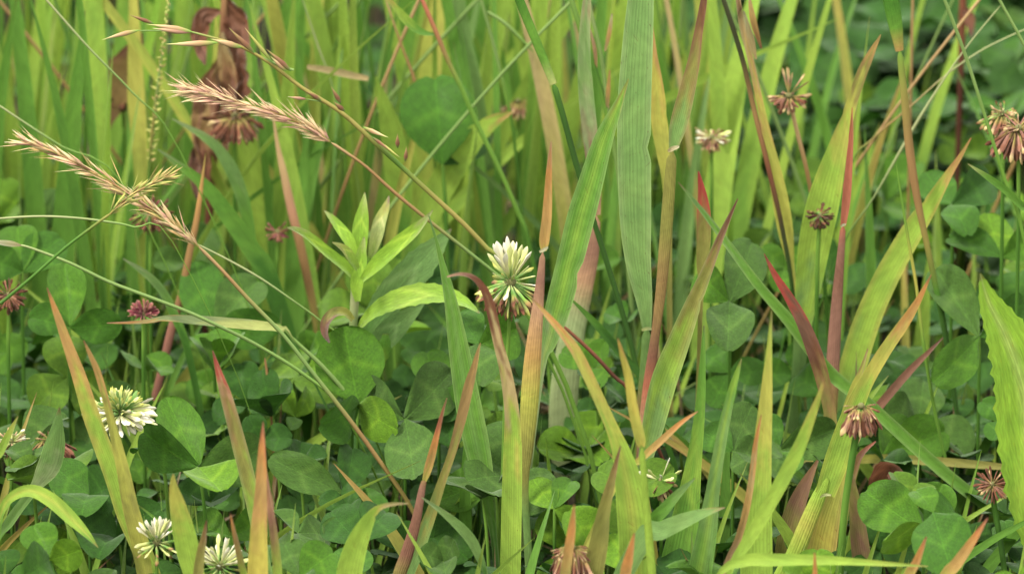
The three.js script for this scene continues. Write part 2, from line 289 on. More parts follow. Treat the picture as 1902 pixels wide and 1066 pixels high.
shoot('wide yellow-green blade with a straw-coloured dead leaf along its left edge', 0.25, [
  ['blade', 'LLLYYYL', [[1405, 1090, 64], [1407, 980, 60], [1412, 900, 47], [1418, 820, 35], [1424, 740, 25], [1429, 660, 13], [1434, 576, 2]], { roll: 0.1 }],
  ['dead_leaf', 'pAoTOO', [[1345, 1075, 18], [1372, 1000, 14], [1388, 940, 14], [1398, 880, 12], [1405, 820, 9], [1415, 770, 2]], { g: true, z: 0.012, fold: 0.3 }]]);
blade('twisted lime blade crossing in front to a fine tip beside the tassel head', 0.285, 'LLLLLYo', [[1350, 1075, 12], [1390, 1005, 24], [1425, 945, 27], [1460, 880, 29], [1485, 830, 26], [1507, 775, 18], [1522, 735, 10], [1533, 700, 2]], { roll: -0.3, twist: 0.8 });
shoot('stout lime shoot with a white collar and an orange-edged blade behind the tassel head', 0.2, [
  ['sheath', 'LLYLL', [[1445, 1095, 38], [1475, 1035, 36], [1500, 975, 34], [1522, 922, 28], [1538, 885, 12]], { flat: 0.4 }],
  ['blade', 'LLLLYYoOO', [[1533, 918, 40], [1553, 860, 49], [1572, 800, 45], [1590, 750, 37], [1612, 705, 29], [1645, 650, 26], [1680, 600, 22], [1705, 560, 14], [1731, 510, 2]], { roll: 0.1, e: 'y', twist: 0.25 }],
  ['collar', 'cc', [[1524, 924, 3], [1533, 919, 6], [1545, 920, 3]], { g: false, z: 0.003, roll: 0 }]]);
blade('thin pinkish brown blade slanting up right behind the tassel head', 0.1, 'EAVVVV', [[1555, 870, 12], [1600, 797, 17], [1640, 747, 18], [1690, 690, 15], [1725, 655, 9], [1753, 627, 2]], { roll: 0, fold: 0.25 });
blade('crimson-edged blade with a sharp red tip, left of the rosy jointed stalk', 0.13, 'EABVVRRP', [[1545, 790, 24], [1530, 710, 28], [1512, 650, 30], [1490, 595, 25], [1465, 550, 19], [1440, 510, 12], [1420, 471, 2]], { roll: 0.1, fold: 0.2 });
shoot('rosy jointed stalk topped by a narrow red upright blade', 0.105, [
  ['sheath', 'EAmmVmP', [[1542, 790, 26], [1546, 720, 27], [1550, 640, 26], [1557, 540, 21], [1563, 470, 15], [1567, 420, 11]], { flat: 0.5 }],
  ['blade', 'PPPPO', [[1567, 419, 11], [1573, 370, 17], [1578, 310, 14], [1582, 250, 9], [1584, 200, 2]], { roll: 0, fold: 0.3 }],
  ['collar', 'WW', [[1562, 421, 3], [1567, 418, 5], [1572, 416, 3]], { g: false, z: 0.003, roll: 0 }]]);
blade('long lime blade leaning right to a coral tip, right half of the meadow', 0.055, 'SLLLLLLYoP', [[1565, 790, 46], [1583, 690, 54], [1610, 600, 53], [1640, 530, 50], [1672, 470, 47], [1705, 415, 42], [1735, 370, 29], [1762, 325, 17], [1785, 290, 9], [1805, 256, 2]], { roll: 0.1, e: 'o' });
blade('wide lime blade narrowing to an olive orange-tipped point near the top', 0.05, 'SLLLLYEAo', [[1488, 640, 30], [1502, 530, 52], [1512, 460, 63], [1526, 390, 66], [1541, 330, 56], [1561, 260, 35], [1580, 200, 23], [1600, 140, 21], [1616, 105, 16], [1637, 64, 2]], { roll: 0.2 });
blade('yellow-tan blade twisted to a thread at its foot, upper right of the middle', 0.04, 'EYYYYoTT', [[1486, 600, 5], [1471, 500, 13], [1460, 430, 30], [1450, 370, 32], [1438, 310, 26], [1425, 250, 18], [1410, 180, 14], [1395, 110, 12], [1378, 40, 12], [1368, -30, 6]], { roll: 0 });
shoot('brown-streaked straight stem beside the yellow-tan twisted blade', 0.045, [
  ['stem', 'KkBAkk', [[1475, 560, 8], [1455, 430, 9], [1430, 320, 10], [1403, 210, 10], [1377, 100, 10], [1338, -20, 9]], { flat: 1 }],
  ['spikelet', 'TTW', [[1405, 110, 4], [1396, 70, 12], [1382, 20, 3]], { g: false }],
  ['spikelet', 'BoT', [[1415, 90, 4], [1400, 40, 13], [1392, -10, 3]], { g: false }],
  ['spikelet', 'ABT', [[1380, 70, 4], [1376, 30, 12], [1366, -20, 3]], { g: false }]], { name: 'grass_stalk', cat: 'grass stem' });
shoot('thick two-toned brown and green stem under a green leaf sheath at the top', 0.07, [
  ['stem', 'KKgEAAEG', [[1782, 800, 9], [1757, 620, 12], [1741, 540, 12], [1722, 450, 12], [1705, 370, 15], [1691, 280, 17], [1681, 180, 15], [1672, 92, 12]], { flat: 0.8 }],
  ['sheath', 'oGgg', [[1672, 94, 16], [1665, 50, 27], [1658, 10, 32], [1648, -50, 34]], { g: false }]], { name: 'grass_stalk', cat: 'grass stem' });
shoot('fine yellow-green stem bowed beside the thick two-toned stem', 0.1, [['stem', 'gGGYGG', [[1778, 940, 8], [1745, 800, 9], [1728, 710, 9], [1714, 620, 9], [1703, 530, 8], [1689, 450, 8], [1676, 370, 7], [1666, 305, 3]], { flat: 1 }]], { name: 'grass_stalk', cat: 'grass stem' });
shoot('thin pale stem passing diagonally just left of the pair of faded heads', 0.1, [['stem', 'GGSSS', [[1905, 450, 9], [1868, 334, 9], [1827, 203, 9], [1794, 101, 9], [1756, 0, 9], [1735, -50, 8]], { flat: 1 }]], { name: 'grass_stalk', cat: 'grass stem' });
shoot('thin pale stem cutting the top right corner', 0.09, [['stem', 'GSSS', [[1945, 170, 8], [1902, 80, 8], [1858, 0, 8], [1840, -40, 7]], { flat: 1 }]], { name: 'grass_stalk', cat: 'grass stem' });
shoot('straw-thin pale stalk rising right, lower of two crossing in the upper right', 0.02, [['stem', 'gsss', [[1560, 470, 5], [1625, 365, 6], [1699, 236, 8], [1756, 145, 6], [1804, 78, 5], [1860, 10, 4]], { flat: 1 }]], { name: 'grass_stalk', cat: 'grass stem' });
shoot('straw-thin pale stalk rising to the right edge, flatter of two crossing in the upper right', 0.0, [['stem', 'gAss', [[1575, 320, 6], [1620, 260, 7], [1692, 198, 5], [1760, 138, 5], [1830, 90, 5], [1915, 50, 4]], { flat: 1 }]], { name: 'grass_stalk', cat: 'grass stem' });
blade('slim green blade arching down to the right edge below the faded heads', 0.1, 'gGGGc', [[1930, 410, 10], [1902, 385, 14], [1870, 354, 15], [1835, 328, 11], [1799, 304, 2]], { roll: 0.1 });
blade('lime blade lying almost level along the bottom, right of centre', 0.3, 'LLLLLY', [[1325, 1085, 10], [1380, 1043, 23], [1440, 1040, 25], [1540, 1041, 18], [1640, 1047, 10], [1725, 1052, 2]], { roll: 0.1 });
blade('long straight green blade running diagonally down to the right edge', 0.125, 'GGGGGGGSS', [[1935, 1020, 14], [1850, 952, 22], [1770, 890, 25], [1690, 820, 25], [1610, 747, 24], [1540, 690, 26], [1470, 600, 24], [1410, 530, 19], [1350, 450, 15], [1300, 385, 9], [1260, 338, 2]], { roll: 0.1, e: 's' });
blade('yellow-olive blade lying level behind the tassel head stem', 0.1, 'EYEEE', [[1480, 862, 14], [1550, 856, 17], [1640, 852, 18], [1740, 857, 18], [1850, 866, 14], [1900, 872, 3]], { roll: 0.1 });
blade('tiny orange tip poking up in front of the bright front blade', 0.3, 'oOO', [[1160, 1090, 22], [1168, 1040, 19], [1179, 990, 3]], { roll: 0, fold: 0.25 });
blade('tan-orange blade tip standing before the brown tassel at the bottom', 0.305, 'EoOo', [[1048, 1095, 22], [1056, 1030, 19], [1063, 980, 15], [1067, 937, 3]], { roll: 0, fold: 0.25 });
blade('coral tip at the bottom, right of the level lime blade', 0.3, 'YoOP', [[1682, 1095, 22], [1703, 1045, 16], [1722, 997, 3]], { roll: 0, fold: 0.25 });
blade('salmon-orange blade tip slanting right near the bottom right corner', 0.29, 'YooOP', [[1748, 1095, 26], [1780, 1045, 23], [1808, 1005, 16], [1836, 962, 3]], { roll: 0, fold: 0.22 });
blade('speck of an orange tip at the bottom under the stout lime shoot', 0.31, 'OO', [[1514, 1095, 11], [1515, 1060, 9], [1514, 1026, 3]], { roll: 0 });
blade('wide yellow blade with a pinkish edge low behind the tassel head stem', 0.17, 'YyYYop', [[1515, 1095, 62], [1530, 1000, 58], [1546, 940, 42], [1562, 895, 22], [1580, 850, 10], [1605, 800, 2]], { roll: 0.1, e: 'm' });
blade('olive-pink dying blade at the bottom just right of the tassel head stem', 0.2, 'EmEm', [[1608, 1095, 38], [1597, 1000, 36], [1589, 930, 22], [1582, 870, 3]], { roll: 0.1, fold: 0.2 });
blade('dull pinkish-olive blade low behind the stout lime shoot', 0.16, 'EEmA', [[1455, 1095, 44], [1466, 990, 44], [1488, 920, 32], [1520, 855, 5]], { roll: 0.1 });
blade('rust-tipped stub of a blade under the tassel head', 0.16, 'EAVP', [[1572, 940, 16], [1586, 880, 16], [1600, 845, 12], [1628, 820, 3]], { roll: 0, fold: 0.25 });
blade('small pinkish-pointed blade against the stout lime shoot', 0.16, 'LYYYp', [[1560, 830, 16], [1572, 770, 18], [1588, 720, 16], [1600, 690, 10], [1613, 648, 2]], { roll: 0 });
blade('big orange-topped blade fading to lime, in front of the left white clover', 0.225, 'LLLLLYooO', [[288, 1095, 36], [258, 1010, 40], [235, 955, 42], [213, 890, 39], [190, 830, 36], [168, 770, 34], [148, 705, 29], [125, 640, 21], [105, 585, 14], [86, 534, 2]], { roll: 0.05, fold: 0.12, e: 'o' });
blade('slimmer mustard blade close beside the big orange-topped blade', 0.235, 'YYEYYEooo', [[272, 1095, 30], [256, 1000, 35], [241, 940, 32], [228, 875, 26], [210, 800, 19], [196, 745, 14], [180, 690, 13], [167, 660, 9], [154, 632, 2]], { roll: 0.1 });
blade('blade with a crimson-pink upper half, left of the orange flame-shaped blade', 0.225, 'SSLEEApRR', [[498, 1095, 24], [482, 1000, 26], [467, 920, 30], [450, 850, 30], [432, 780, 27], [418, 730, 23], [407, 695, 15], [394, 651, 2]], { roll: 0.05, fold: 0.18, e: 's' });
blade('orange flame-shaped blade standing at the bottom left of centre', 0.29, 'yyooOP', [[478, 1095, 42], [480, 1000, 35], [484, 920, 25], [486, 850, 17], [488, 783, 2]], { roll: 0.05, fold: 0.2 });
blade('pink-brown narrow blade tucked behind the orange flame-shaped blade', 0.28, 'LEmpP', [[518, 1095, 18], [509, 1000, 17], [501, 940, 13], [493, 870, 3]], { roll: 0, fold: 0.25 });
blade('little rusty pointed blade left of the orange flame-shaped blade', 0.285, 'LEAO', [[456, 1095, 15], [447, 1045, 14], [438, 1005, 11], [427, 954, 2]], { roll: 0, fold: 0.25 });
blade('short broad yellow-lime blade with a blunt tip at the bottom left', 0.27, 'LLLYYy', [[364, 1095, 40], [350, 1030, 46], [340, 985, 45], [330, 940, 33], [322, 905, 18], [321, 880, 3]], { roll: 0.1, fold: 0.1 });
blade('olive-brown narrow blade touching the short broad yellow-lime blade', 0.285, 'EEAB', [[366, 1095, 22], [372, 1030, 18], [378, 1000, 12], [383, 966, 2]], { roll: 0, fold: 0.25 });
blade('pale green blade pinched at its middle, upright near the left edge', 0.2, 'GSSsSSS', [[-12, 1015, 12], [15, 970, 20], [40, 935, 19], [65, 903, 22], [87, 868, 44], [97, 830, 42], [103, 795, 25], [109, 756, 2]], { roll: 0.1, twist: 0.5 });
blade('lime blade arching over and down from the left edge', 0.24, 'GLLLLG', [[-6, 1000, 10], [5, 942, 16], [30, 917, 20], [60, 912, 25], [95, 930, 29], [130, 962, 26], [158, 990, 16], [181, 1017, 2]], { roll: 0.1, m: 'Y' });
blade('small lime blade leaning in at the left edge', 0.2, 'LLY', [[-14, 880, 12], [0, 838, 16], [16, 805, 13], [32, 773, 2]], { roll: 0.1 });
shoot('long rose-red stalk slanting behind the left clover leaves', 0.03, [['sheath', 'VVmmAAoE', [[246, 900, 17], [262, 820, 17], [284, 750, 17], [299, 690, 16], [318, 610, 17], [335, 550, 15], [350, 475, 14], [364, 410, 12], [374, 340, 9], [381, 285, 2]], { flat: 0.5 }]], { name: 'grass_stalk', cat: 'grass stem' });
blade('pale straw blade stretched level, with an orange thread-like tip', 0.13, 'gcccsssOp', [[548, 640, 5], [520, 611, 13], [475, 604, 20], [420, 599, 20], [360, 594, 18], [310, 591, 12], [260, 598, 7], [197, 600, 2]], { roll: 0.1 });
blade('green blade bending left under the brown faded head, upper left', -0.02, 'GGSSs', [[475, 520, 14], [458, 400, 24], [432, 320, 27], [390, 262, 19], [318, 220, 2]], { roll: 0.1 });
blade('green blade leaning left below the pink fluffy plume, lower of two', 0.0, 'gGGGGs', [[500, 520, 38], [468, 465, 37], [430, 410, 35], [385, 350, 26], [335, 308, 14], [292, 277, 2]], { roll: 0.1 });
blade('short pale blade slanting right above the level straw blade', 0.06, 'gGSSs', [[350, 660, 14], [325, 590, 18], [300, 540, 17], [268, 507, 14], [227, 480, 2]], { roll: 0.1 });
blade('bright lime blade bent over at an orange tip, right of the big oval leaf', -0.04, 'GLLLLLo', [[755, 500, 30], [775, 440, 44], [802, 380, 53], [840, 310, 55], [880, 255, 45], [915, 226, 28], [952, 208, 4]], { roll: 0.2 });
blade('lime pointed blade standing between the plume and the big oval leaf', -0.05, 'GLLLL', [[745, 420, 40], [740, 330, 52], [728, 250, 46], [712, 190, 26], [697, 142, 2]], { roll: 0.1 });
shoot('pinkish tan stalk rising behind the pale herb', -0.02, [['sheath', 'EEAApTTT', [[592, 660, 13], [585, 590, 15], [571, 520, 17], [556, 450, 18], [541, 390, 18], [526, 320, 15], [515, 270, 11], [505, 200, 4]], { flat: 0.5 }]], { name: 'grass_stalk', cat: 'grass stem' });
shoot('olive jointed stem with a small bright leaf at its joint, top of centre', 0.0, [
  ['stem', 'gGGGAP', [[985, 460, 9], [962, 395, 9], [930, 320, 9], [886, 230, 10], [860, 170, 10], [833, 115, 9], [812, 65, 9], [780, -10, 8]], { flat: 1 }],
  ['leaf', 'GGLLo', [[806, 64, 4], [780, 58, 14], [755, 38, 18], [735, 15, 12], [712, -15, 2]], { g: false }]], { name: 'grass_stalk', cat: 'grass stem' });
shoot('pale straight thread of a stem near the top, left of the big oval leaf', -0.06, [['stem', 'GSsS', [[640, 300, 5], [618, 165, 6], [590, 85, 6], [555, -20, 5]], { flat: 1 }]], { name: 'grass_stalk', cat: 'grass stem' });
shoot('thin straw stem ending over the big oval leaf', -0.05, [['stem', 'gAAT', [[800, 260, 6], [770, 150, 8], [742, 75, 7], [715, -5, 6]], { flat: 1 }]], { name: 'grass_stalk', cat: 'grass stem' });
shoot('forked pale stem at the top, between the olive jointed stem and the dark stem', -0.04, [['stem', 'gGSS', [[955, 260, 6], [940, 180, 7], [920, 95, 7], [888, -20, 6]], { flat: 1 }], ['branch', 'SSG', [[905, 22, 6], [940, 45, 7], [990, 95, 6]], { g: false, flat: 1 }]], { name: 'grass_stalk', cat: 'grass stem' });
shoot('dark brown bare twig slanting below the broad fresh green blade', 0.115, [['stem', 'BbBB', [[1180, 745, 9], [1140, 698, 10], [1095, 650, 10], [1042, 602, 8]], { flat: 1 }]], { name: 'bare_twig', cat: 'twig' });
blade('short dark green blade slanting just above the bare twig', 0.105, 'gKgG', [[1200, 720, 12], [1160, 665, 17], [1110, 605, 15], [1058, 553, 3]], { roll: 0 });
// long thin flowering stalks on the left
shoot('thin pale stalk coming down from the top left corner', 0.05, [['stem', 'GSss', [[330, 275, 4], [245, 172, 6], [165, 90, 7], [85, 0, 7], [50, -40, 6]], { flat: 1 }]], { name: 'grass_stalk', cat: 'grass stem' });
shoot('thin pale stalk sloping in from the left edge above the golden plume', 0.05, [['stem', 'GSss', [[230, 345, 4], [115, 273, 6], [60, 238, 6], [0, 198, 6], [-40, 172, 5]], { flat: 1 }]], { name: 'grass_stalk', cat: 'grass stem' });
shoot('pale arching stalk entering level at the left edge under the golden plume', 0.13, [['stem', 'GSss', [[320, 450, 3], [248, 422, 6], [200, 412, 7], [130, 404, 7], [60, 402, 7], [-30, 408, 6]], { flat: 1 }]], { name: 'grass_stalk', cat: 'grass stem' });
shoot('thin stalk with one pale spikelet at the left edge, sloping down right', 0.14, [['stem', 'GSSSs', [[640, 770, 5], [570, 700, 7], [475, 640, 7], [400, 603, 7], [345, 578, 7], [280, 553, 7], [200, 523, 7], [130, 489, 6], [60, 462, 5], [35, 455, 4]], { flat: 1 }], ['spikelet', 'TWw', [[38, 456, 3], [15, 452, 12], [-20, 448, 4]], { g: false }]], { name: 'grass_stalk', cat: 'grass stem' });
shoot('thin pale stalk sloping right past the pale herb', 0.1, [['stem', 'GSss', [[660, 660, 4], [597, 598, 6], [536, 553, 6], [480, 515, 7], [420, 481, 6], [362, 452, 5]], { flat: 1 }]], { name: 'grass_stalk', cat: 'grass stem' });
shoot('greyish bare stem standing upright left of the big round clover leaf', 0.1, [['stem', 'VAAA', [[517, 990, 9], [512, 909, 10], [507, 807, 10], [497, 706, 8], [491, 665, 6]], { flat: 1 }]], { name: 'grass_stalk', cat: 'grass stem' });
shoot('green stem slanting right in front of the big round clover leaf', 0.125, [['stem', 'GSSG', [[690, 800, 7], [650, 740, 10], [600, 682, 11], [555, 640, 9], [515, 600, 6]], { flat: 1 }]], { name: 'grass_stalk', cat: 'grass stem' });

// ---------------------------------------------------------------- grass plumes
const spikGeo = {};
for (const [k, c] of [['pink', 'ApTTW'], ['tan', 'EpTTW'], ['gold', 'gEAoT'], ['olive', 'gEEYT'], ['rose', 'VmppW'], ['brome', 'GApTc'], ['dark', 'gBBAE']])
  spikGeo[k] = [0, 0.06, -0.08].map((b) => spindle([[0, 0.16], [0.12, 0.62], [0.34, 1], [0.6, 0.7], [0.82, 0.26], [1, 0.04]], c, 6, b * 9, 0.55));
function plume(label, z, axis, o) {
  const r = thing('grass_plume', label, 'grass plume');
  mesh('stalk', pipe(trace(o.stem, z, o.sdz ?? 0, true, 0.0012), o.stemC, 3, 6), stemMat, r);
  const pts = path(axis.map(([x, y, w]) => ({ p: spot(x, y, z), w: mm(w) * 0.72, c: 0 })), 10), n = pts.length;
  mesh('rachis', pipe(axis.map(([x, y], i) => ({ p: spot(x, y, z), w: mm(4), c: i / (axis.length - 1) })), 'EAT', 3, 5), stemMat, r);
  for (let i = 0; i < o.n; i++) {
    const f = (i + rr(0, 0.9)) / o.n * (n - 2), k = Math.floor(f), p = pts[k].p.clone().lerp(pts[k + 1].p, f - k), d = pts[k + 1].p.clone().sub(pts[Math.max(0, k - 1)].p).normalize();
    const a = rr(0, 6.28), side = V3().crossVectors(d, FACE).normalize(), rad = side.multiplyScalar(Math.cos(a)).addScaledVector(FACE, -Math.sin(a)), sp = pts[k].w / 2;
    p.addScaledVector(rad, sp * rr(0.1, 0.6));
    const dir = d.clone().addScaledVector(rad, rr(0.12, o.flare ?? 0.5)).add(V3(0, rr(-0.08, 0.08), 0));
    const L = mm(rr(o.len[0], o.len[1])), m = mesh('spikelet', spikGeo[pick(o.kinds)][i % 3], chaffMat, r);
    const fine = rnd() < 0.3; aimAlong(m, p, fine ? dir.addScaledVector(rad, 0.25) : dir, fine ? L * 1.25 : L, L * (fine ? 0.022 : rr(0.045, 0.085)));
  }
  return r;
}
plume('fluffy pinkish-tan grass plume lying sideways, upper left of the pale herb', 0.115, [[612, 263, 30], [575, 238, 44], [520, 214, 52], [460, 196, 46], [405, 180, 40], [372, 172, 26], [345, 166, 8]],
  { n: 230, len: [20, 46], kinds: ['pink', 'pink', 'rose', 'rose', 'tan'], flare: 0.6, stem: [[960, 545, 6], [925, 512, 7], [850, 452, 7], [789, 404, 7], [727, 353, 7], [680, 310, 6], [645, 285, 6], [615, 265, 6]], stemC: 'GSAAT' });
plume('golden-tan grass plume drooping to a thin point at the left edge', 0.16, [[368, 458, 8], [330, 425, 22], [290, 395, 36], [245, 365, 34], [195, 333, 32], [140, 303, 26], [90, 279, 18], [45, 264, 6]],
  { n: 190, len: [22, 50], kinds: ['tan', 'pink', 'gold', 'pink', 'rose'], flare: 0.42, stem: [[775, 965, 9], [700, 850, 9], [640, 768, 9], [580, 692, 8], [525, 622, 8], [460, 555, 8], [410, 500, 7], [366, 456, 7]], stemC: 'EASSAT' });
plume('short olive grass plume crossing the golden-tan plume', 0.172, [[203, 398, 10], [222, 378, 26], [250, 358, 34], [285, 340, 30], [312, 329, 14]],
  { n: 80, len: [22, 36], kinds: ['gold', 'olive', 'olive', 'gold'], flare: 0.6, stem: [[-40, 595, 7], [0, 563, 7], [60, 513, 6], [120, 460, 6], [175, 418, 6], [205, 396, 5]], stemC: 'KggE' });
{ // sparse-flowered grass nodding to the left
  const z = 0.125, r = thing('grass_panicle', 'long olive stem nodding left with a few slender pinkish spikelets at its top', 'grass panicle');
  mesh('stalk', pipe(trace([[960, 520, 10], [905, 462, 10], [860, 415, 10], [800, 360, 10], [740, 305, 10], [690, 260, 10], [632, 208, 9], [560, 163, 8], [500, 117, 7], [445, 86, 6], [395, 70, 5], [345, 57, 4]], z, 0, true, 0.002), 'GEEgEEEES', 3, 7), stemMat, r);
  mesh('branch', pipe(trace([[345, 57, 4], [300, 57, 3], [253, 57, 3]], z, 0, false), 'SS', 3, 5), stemMat, r);
  mesh('branch', pipe(trace([[635, 205, 4], [600, 190, 3], [567, 184, 3]], z, 0, false), 'SS', 3, 5), stemMat, r);
  mesh('branch', pipe(trace([[545, 130, 5], [520, 122, 5], [470, 100, 4]], z, 0, false), 'SS', 3, 5), stemMat, r);
  for (const [x0, y0, x1, y1, w, k] of [[403, 79, 306, 85, 15, 'brome'], [356, 59, 272, 41, 14, 'brome'], [352, 60, 282, 55, 13, 'rose'], [285, 44, 238, 27, 10, 'dark'], [257, 56, 187, 71, 12, 'brome'], [447, 88, 390, 72, 16, 'brome'], [472, 98, 422, 53, 13, 'dark'], [505, 115, 452, 52, 9, 'olive'], [540, 132, 494, 91, 13, 'dark'], [532, 132, 500, 106, 11, 'brome'],
    [633, 193, 614, 160, 10, 'dark'], [596, 187, 567, 166, 10, 'dark'], [568, 184, 533, 181, 9, 'rose'], [640, 206, 617, 190, 12, 'dark'], [674, 236, 720, 258, 12, 'brome'], [690, 254, 728, 282, 10, 'dark'], [738, 275, 738, 248, 10, 'dark'], [752, 300, 757, 272, 9, 'dark'], [700, 262, 742, 290, 9, 'olive']]) {
    const a = spot(x0, y0, z + 0.002), b = spot(x1, y1, z + 0.004), m = mesh('spikelet', spikGeo[k][x0 % 3], chaffMat, r);
    aimAlong(m, a, b.clone().sub(a), a.distanceTo(b), mm(w) * 0.4, 0);
  }
}
{ // a small weed in flower
  const z = -0.02, r = thing('flowering_weed', 'thin weed spire of tiny pale green flowers, upper left before the tall grass', 'weed');
  mesh('stem', pipe(trace([[275, 345, 7], [280, 260, 7], [288, 190, 6], [297, 120, 4], [302, 85, 2]], z, 0, true), 'gESS', 3, 6), stemMat, r);
  for (let i = 0; i < 70; i++) { const t = i / 46, m = mesh('floret', spikGeo[pick(['olive', 'gold', 'olive'])][i % 3], chaffMat, r); aimAlong(m, spot(277 + 24 * t, 300 - 205 * t, z), V3(Math.cos(i * 2.4), rr(0.2, 0.9), Math.sin(i * 2.4)), mm(rr(9, 22) * (1.1 - t * 0.5)), mm(3.2)); }
}

// ---------------------------------------------------------------- clover flower heads
const FL = [[0, 0.03], [0.12, 0.045], [0.26, 0.1], [0.42, 0.1], [0.62, 0.12], [0.82, 0.15], [0.94, 0.1], [1, 0.02]];
const flo = {};
for (const [k, c] of [['white', 'GcWWww'], ['cream', 'gScccW'], ['bud', 'GSScY'], ['hang', 'SSgEbB'], ['hangpale', 'scSGAb'], ['tan', 'AEAmTA'], ['rose', 'AmVVBV'], ['brown', 'EABBbB'], ['dusk', 'EBbbbk'], ['magenta', 'EVMMMm'], ['green', 'gGGSS']])
  flo[k] = [0, 0.5, 1.2, -0.6].map((b) => spindle(FL, c, 7, b * 0.3, 0.5, 0.3));
function flower(label, x, y, R, z, o) {
  const ctr = spot(x, y, z), r = thing('clover_flower', label, 'clover flower'), k = mm(R) * (1 - z * 0.38) * ((o.wild ?? 1) > 1.8 ? 0.9 : 1);
  const core = o.core ?? 0;                                       // height of the hub over the centre, in radii
  const hub = ctr.clone().add(V3(0, core * k, 0));
  const sp = o.stem ? trace([...o.stem].map(([a, b]) => [a, b, o.sw ?? 9]), z, 0, true, 0.002) : null;
  const low = sp ?? trace([[x + (o.lean ?? 0) * 1.6, y + R * 3.6, o.sw ?? 8], [x + (o.lean ?? 0) * 0.6, y + R * 1.8, o.sw ?? 8]], z, 0, true, 0.002);
  low.push({ p: hub, w: mm(o.sw ?? 8) * 0.8, c: 1 });
  mesh('stem', pipe(low, o.sc ?? 'gGG', 4, 7), stemMat, r);
  mesh('hub', new THREE.SphereGeometry(k * 0.2, 8, 6), hubMat, r).position.copy(hub);
  o.sets.forEach(([kinds, n, e0, e1, l0, l1, wd = 0.16, droop = 0], s) => {
    n = Math.round(n * (o.many ?? 1.6));
    for (let i = 0; i < n; i++) {
      const a = i * 2.39996 + s + rr(-0.25, 0.25), el = (e0 + (e1 - e0) * Math.sqrt((i + 0.5) / n)) * Math.PI / 180 + rr(-0.1, 0.1) * (o.wild ?? 1), c = Math.cos(el);
      const wj = 0.07 * (o.wild ?? 1), out = V3(Math.cos(a) * c + rr(-wj, wj), Math.sin(el) + rr(-wj, wj), Math.sin(a) * c + rr(-wj, wj)).normalize();
      const from = hub.clone().addScaledVector(out, k * 0.12).add(V3(Math.cos(a) * droop * k, 0, Math.sin(a) * droop * k));
      const L = k * rr(l0, l1), kind = kinds[(i * 7 + s) % kinds.length], m = mesh('floret', flo[kind][Math.floor(rnd() * 4)], petalMat, r);
      aimAlong(m, from, out, L, L * wd * rr(3.0, 4.2));
    }
  });
  return r;
}
const hubMat = new THREE.MeshStandardMaterial({ roughness: 0.9 }); hubMat.color.setRGB(...lin(110, 110, 60, 0.5));
flower('large white clover in the centre, upright fresh florets above a hanging green and brown skirt', 948, 524, 58, 0.172, { many: 1, wild: 1.6, sets: [
  [['white', 'cream', 'white', 'cream'], 16, 88, 54, 1.0, 1.42, 0.12], [['bud', 'cream'], 12, 50, 28, 0.55, 0.9, 0.11], [['cream', 'white', 'hangpale'], 9, 10, -20, 0.85, 1.15, 0.13], [['hang', 'hangpale', 'hang', 'bud'], 84, -86, -18, 1.0, 1.2, 0.105], [['hang'], 16, -50, -86, 0.7, 0.9, 0.12]], lean: -6, sc: 'GGG' });
flower('flat-topped white clover with a green bud dome, left of the rosy stalk foot', 222, 756, 58, 0.19, { core: -0.2, many: 1, wild: 1.6, sets: [
  [['bud', 'bud', 'green', 'cream'], 90, 88, 20, 0.62, 0.8, 0.12], [['white', 'white', 'cream'], 60, 20, -14, 0.85, 1.15, 0.125], [['white', 'cream'], 22, -14, -50, 0.6, 0.9, 0.13]], lean: 3 });
flower('small opening white clover at the bottom left, beside the short broad yellow blade', 290, 1008, 42, 0.24, { sets: [[['white', 'white', 'cream'], 16, 85, 34, 0.95, 1.25, 0.13], [['cream', 'hangpale'], 12, 10, -50, 0.7, 1.1, 0.14]] });
flower('starry white clover at the bottom edge, behind the little rusty blade', 408, 1052, 48, 0.255, { sets: [[['white', 'cream', 'white'], 22, 80, 15, 0.9, 1.2, 0.11], [['hangpale', 'hang'], 16, 0, -60, 0.75, 1.0, 0.13]] });
flower('half-hidden clover with two white florets, behind the large olive blade', 1228, 893, 36, 0.2, { wild: 4, sets: [[['white', 'cream'], 5, 60, 10, 1.1, 1.5, 0.14], [['tan', 'brown', 'tan'], 16, -15, -75, 0.9, 1.2, 0.16]] });
flower('blurred clover with white edges and a pink-brown middle, upper right of centre', 1322, 255, 34, -0.03, { wild: 4, sets: [[['white', 'tan', 'cream'], 10, 24, -8, 0.9, 1.15, 0.17], [['rose', 'tan', 'rose'], 34, -84, 10, 0.7, 0.95, 0.16]] });
flower('soft brown withered clover hanging under the pinkish plume', 435, 222, 40, -0.04, { wild: 4, core: 0.2, sets: [[['brown', 'dusk', 'brown', 'tan'], 44, -20, -84, 1.1, 1.4, 0.16, 0.4], [['brown', 'dusk'], 20, 50, -20, 0.6, 0.8, 0.16]] });
flower('dark green-brown clover head tucked under the golden plume', 278, 398, 36, 0.02, { wild: 4, core: 0.1, sets: [[['dusk', 'hang', 'brown'], 36, 20, -80, 0.9, 1.15, 0.15, 0.15], [['magenta', 'rose'], 7, 80, 40, 0.9, 1.1, 0.16]] });
flower('tiny magenta clover head beside the yellow leaf tip of the pale herb', 514, 430, 22, -0.01, { wild: 4, sets: [[['magenta', 'rose', 'brown'], 26, 60, -70, 0.9, 1.15, 0.17]], sw: 6 });
flower('spiky red-brown clover head at the left edge', 14, 548, 33, 0.1, { wild: 4, sets: [[['brown', 'rose', 'dusk', 'brown'], 44, 75, -60, 0.95, 1.2, 0.12]] });
flower('small closed crimson clover bud above the level straw blade', 265, 585, 25, 0.09, { sets: [[['magenta', 'magenta', 'rose'], 26, 88, 0, 0.95, 1.15, 0.2], [['green'], 10, 0, -40, 0.6, 0.8, 0.2]], sw: 8 });
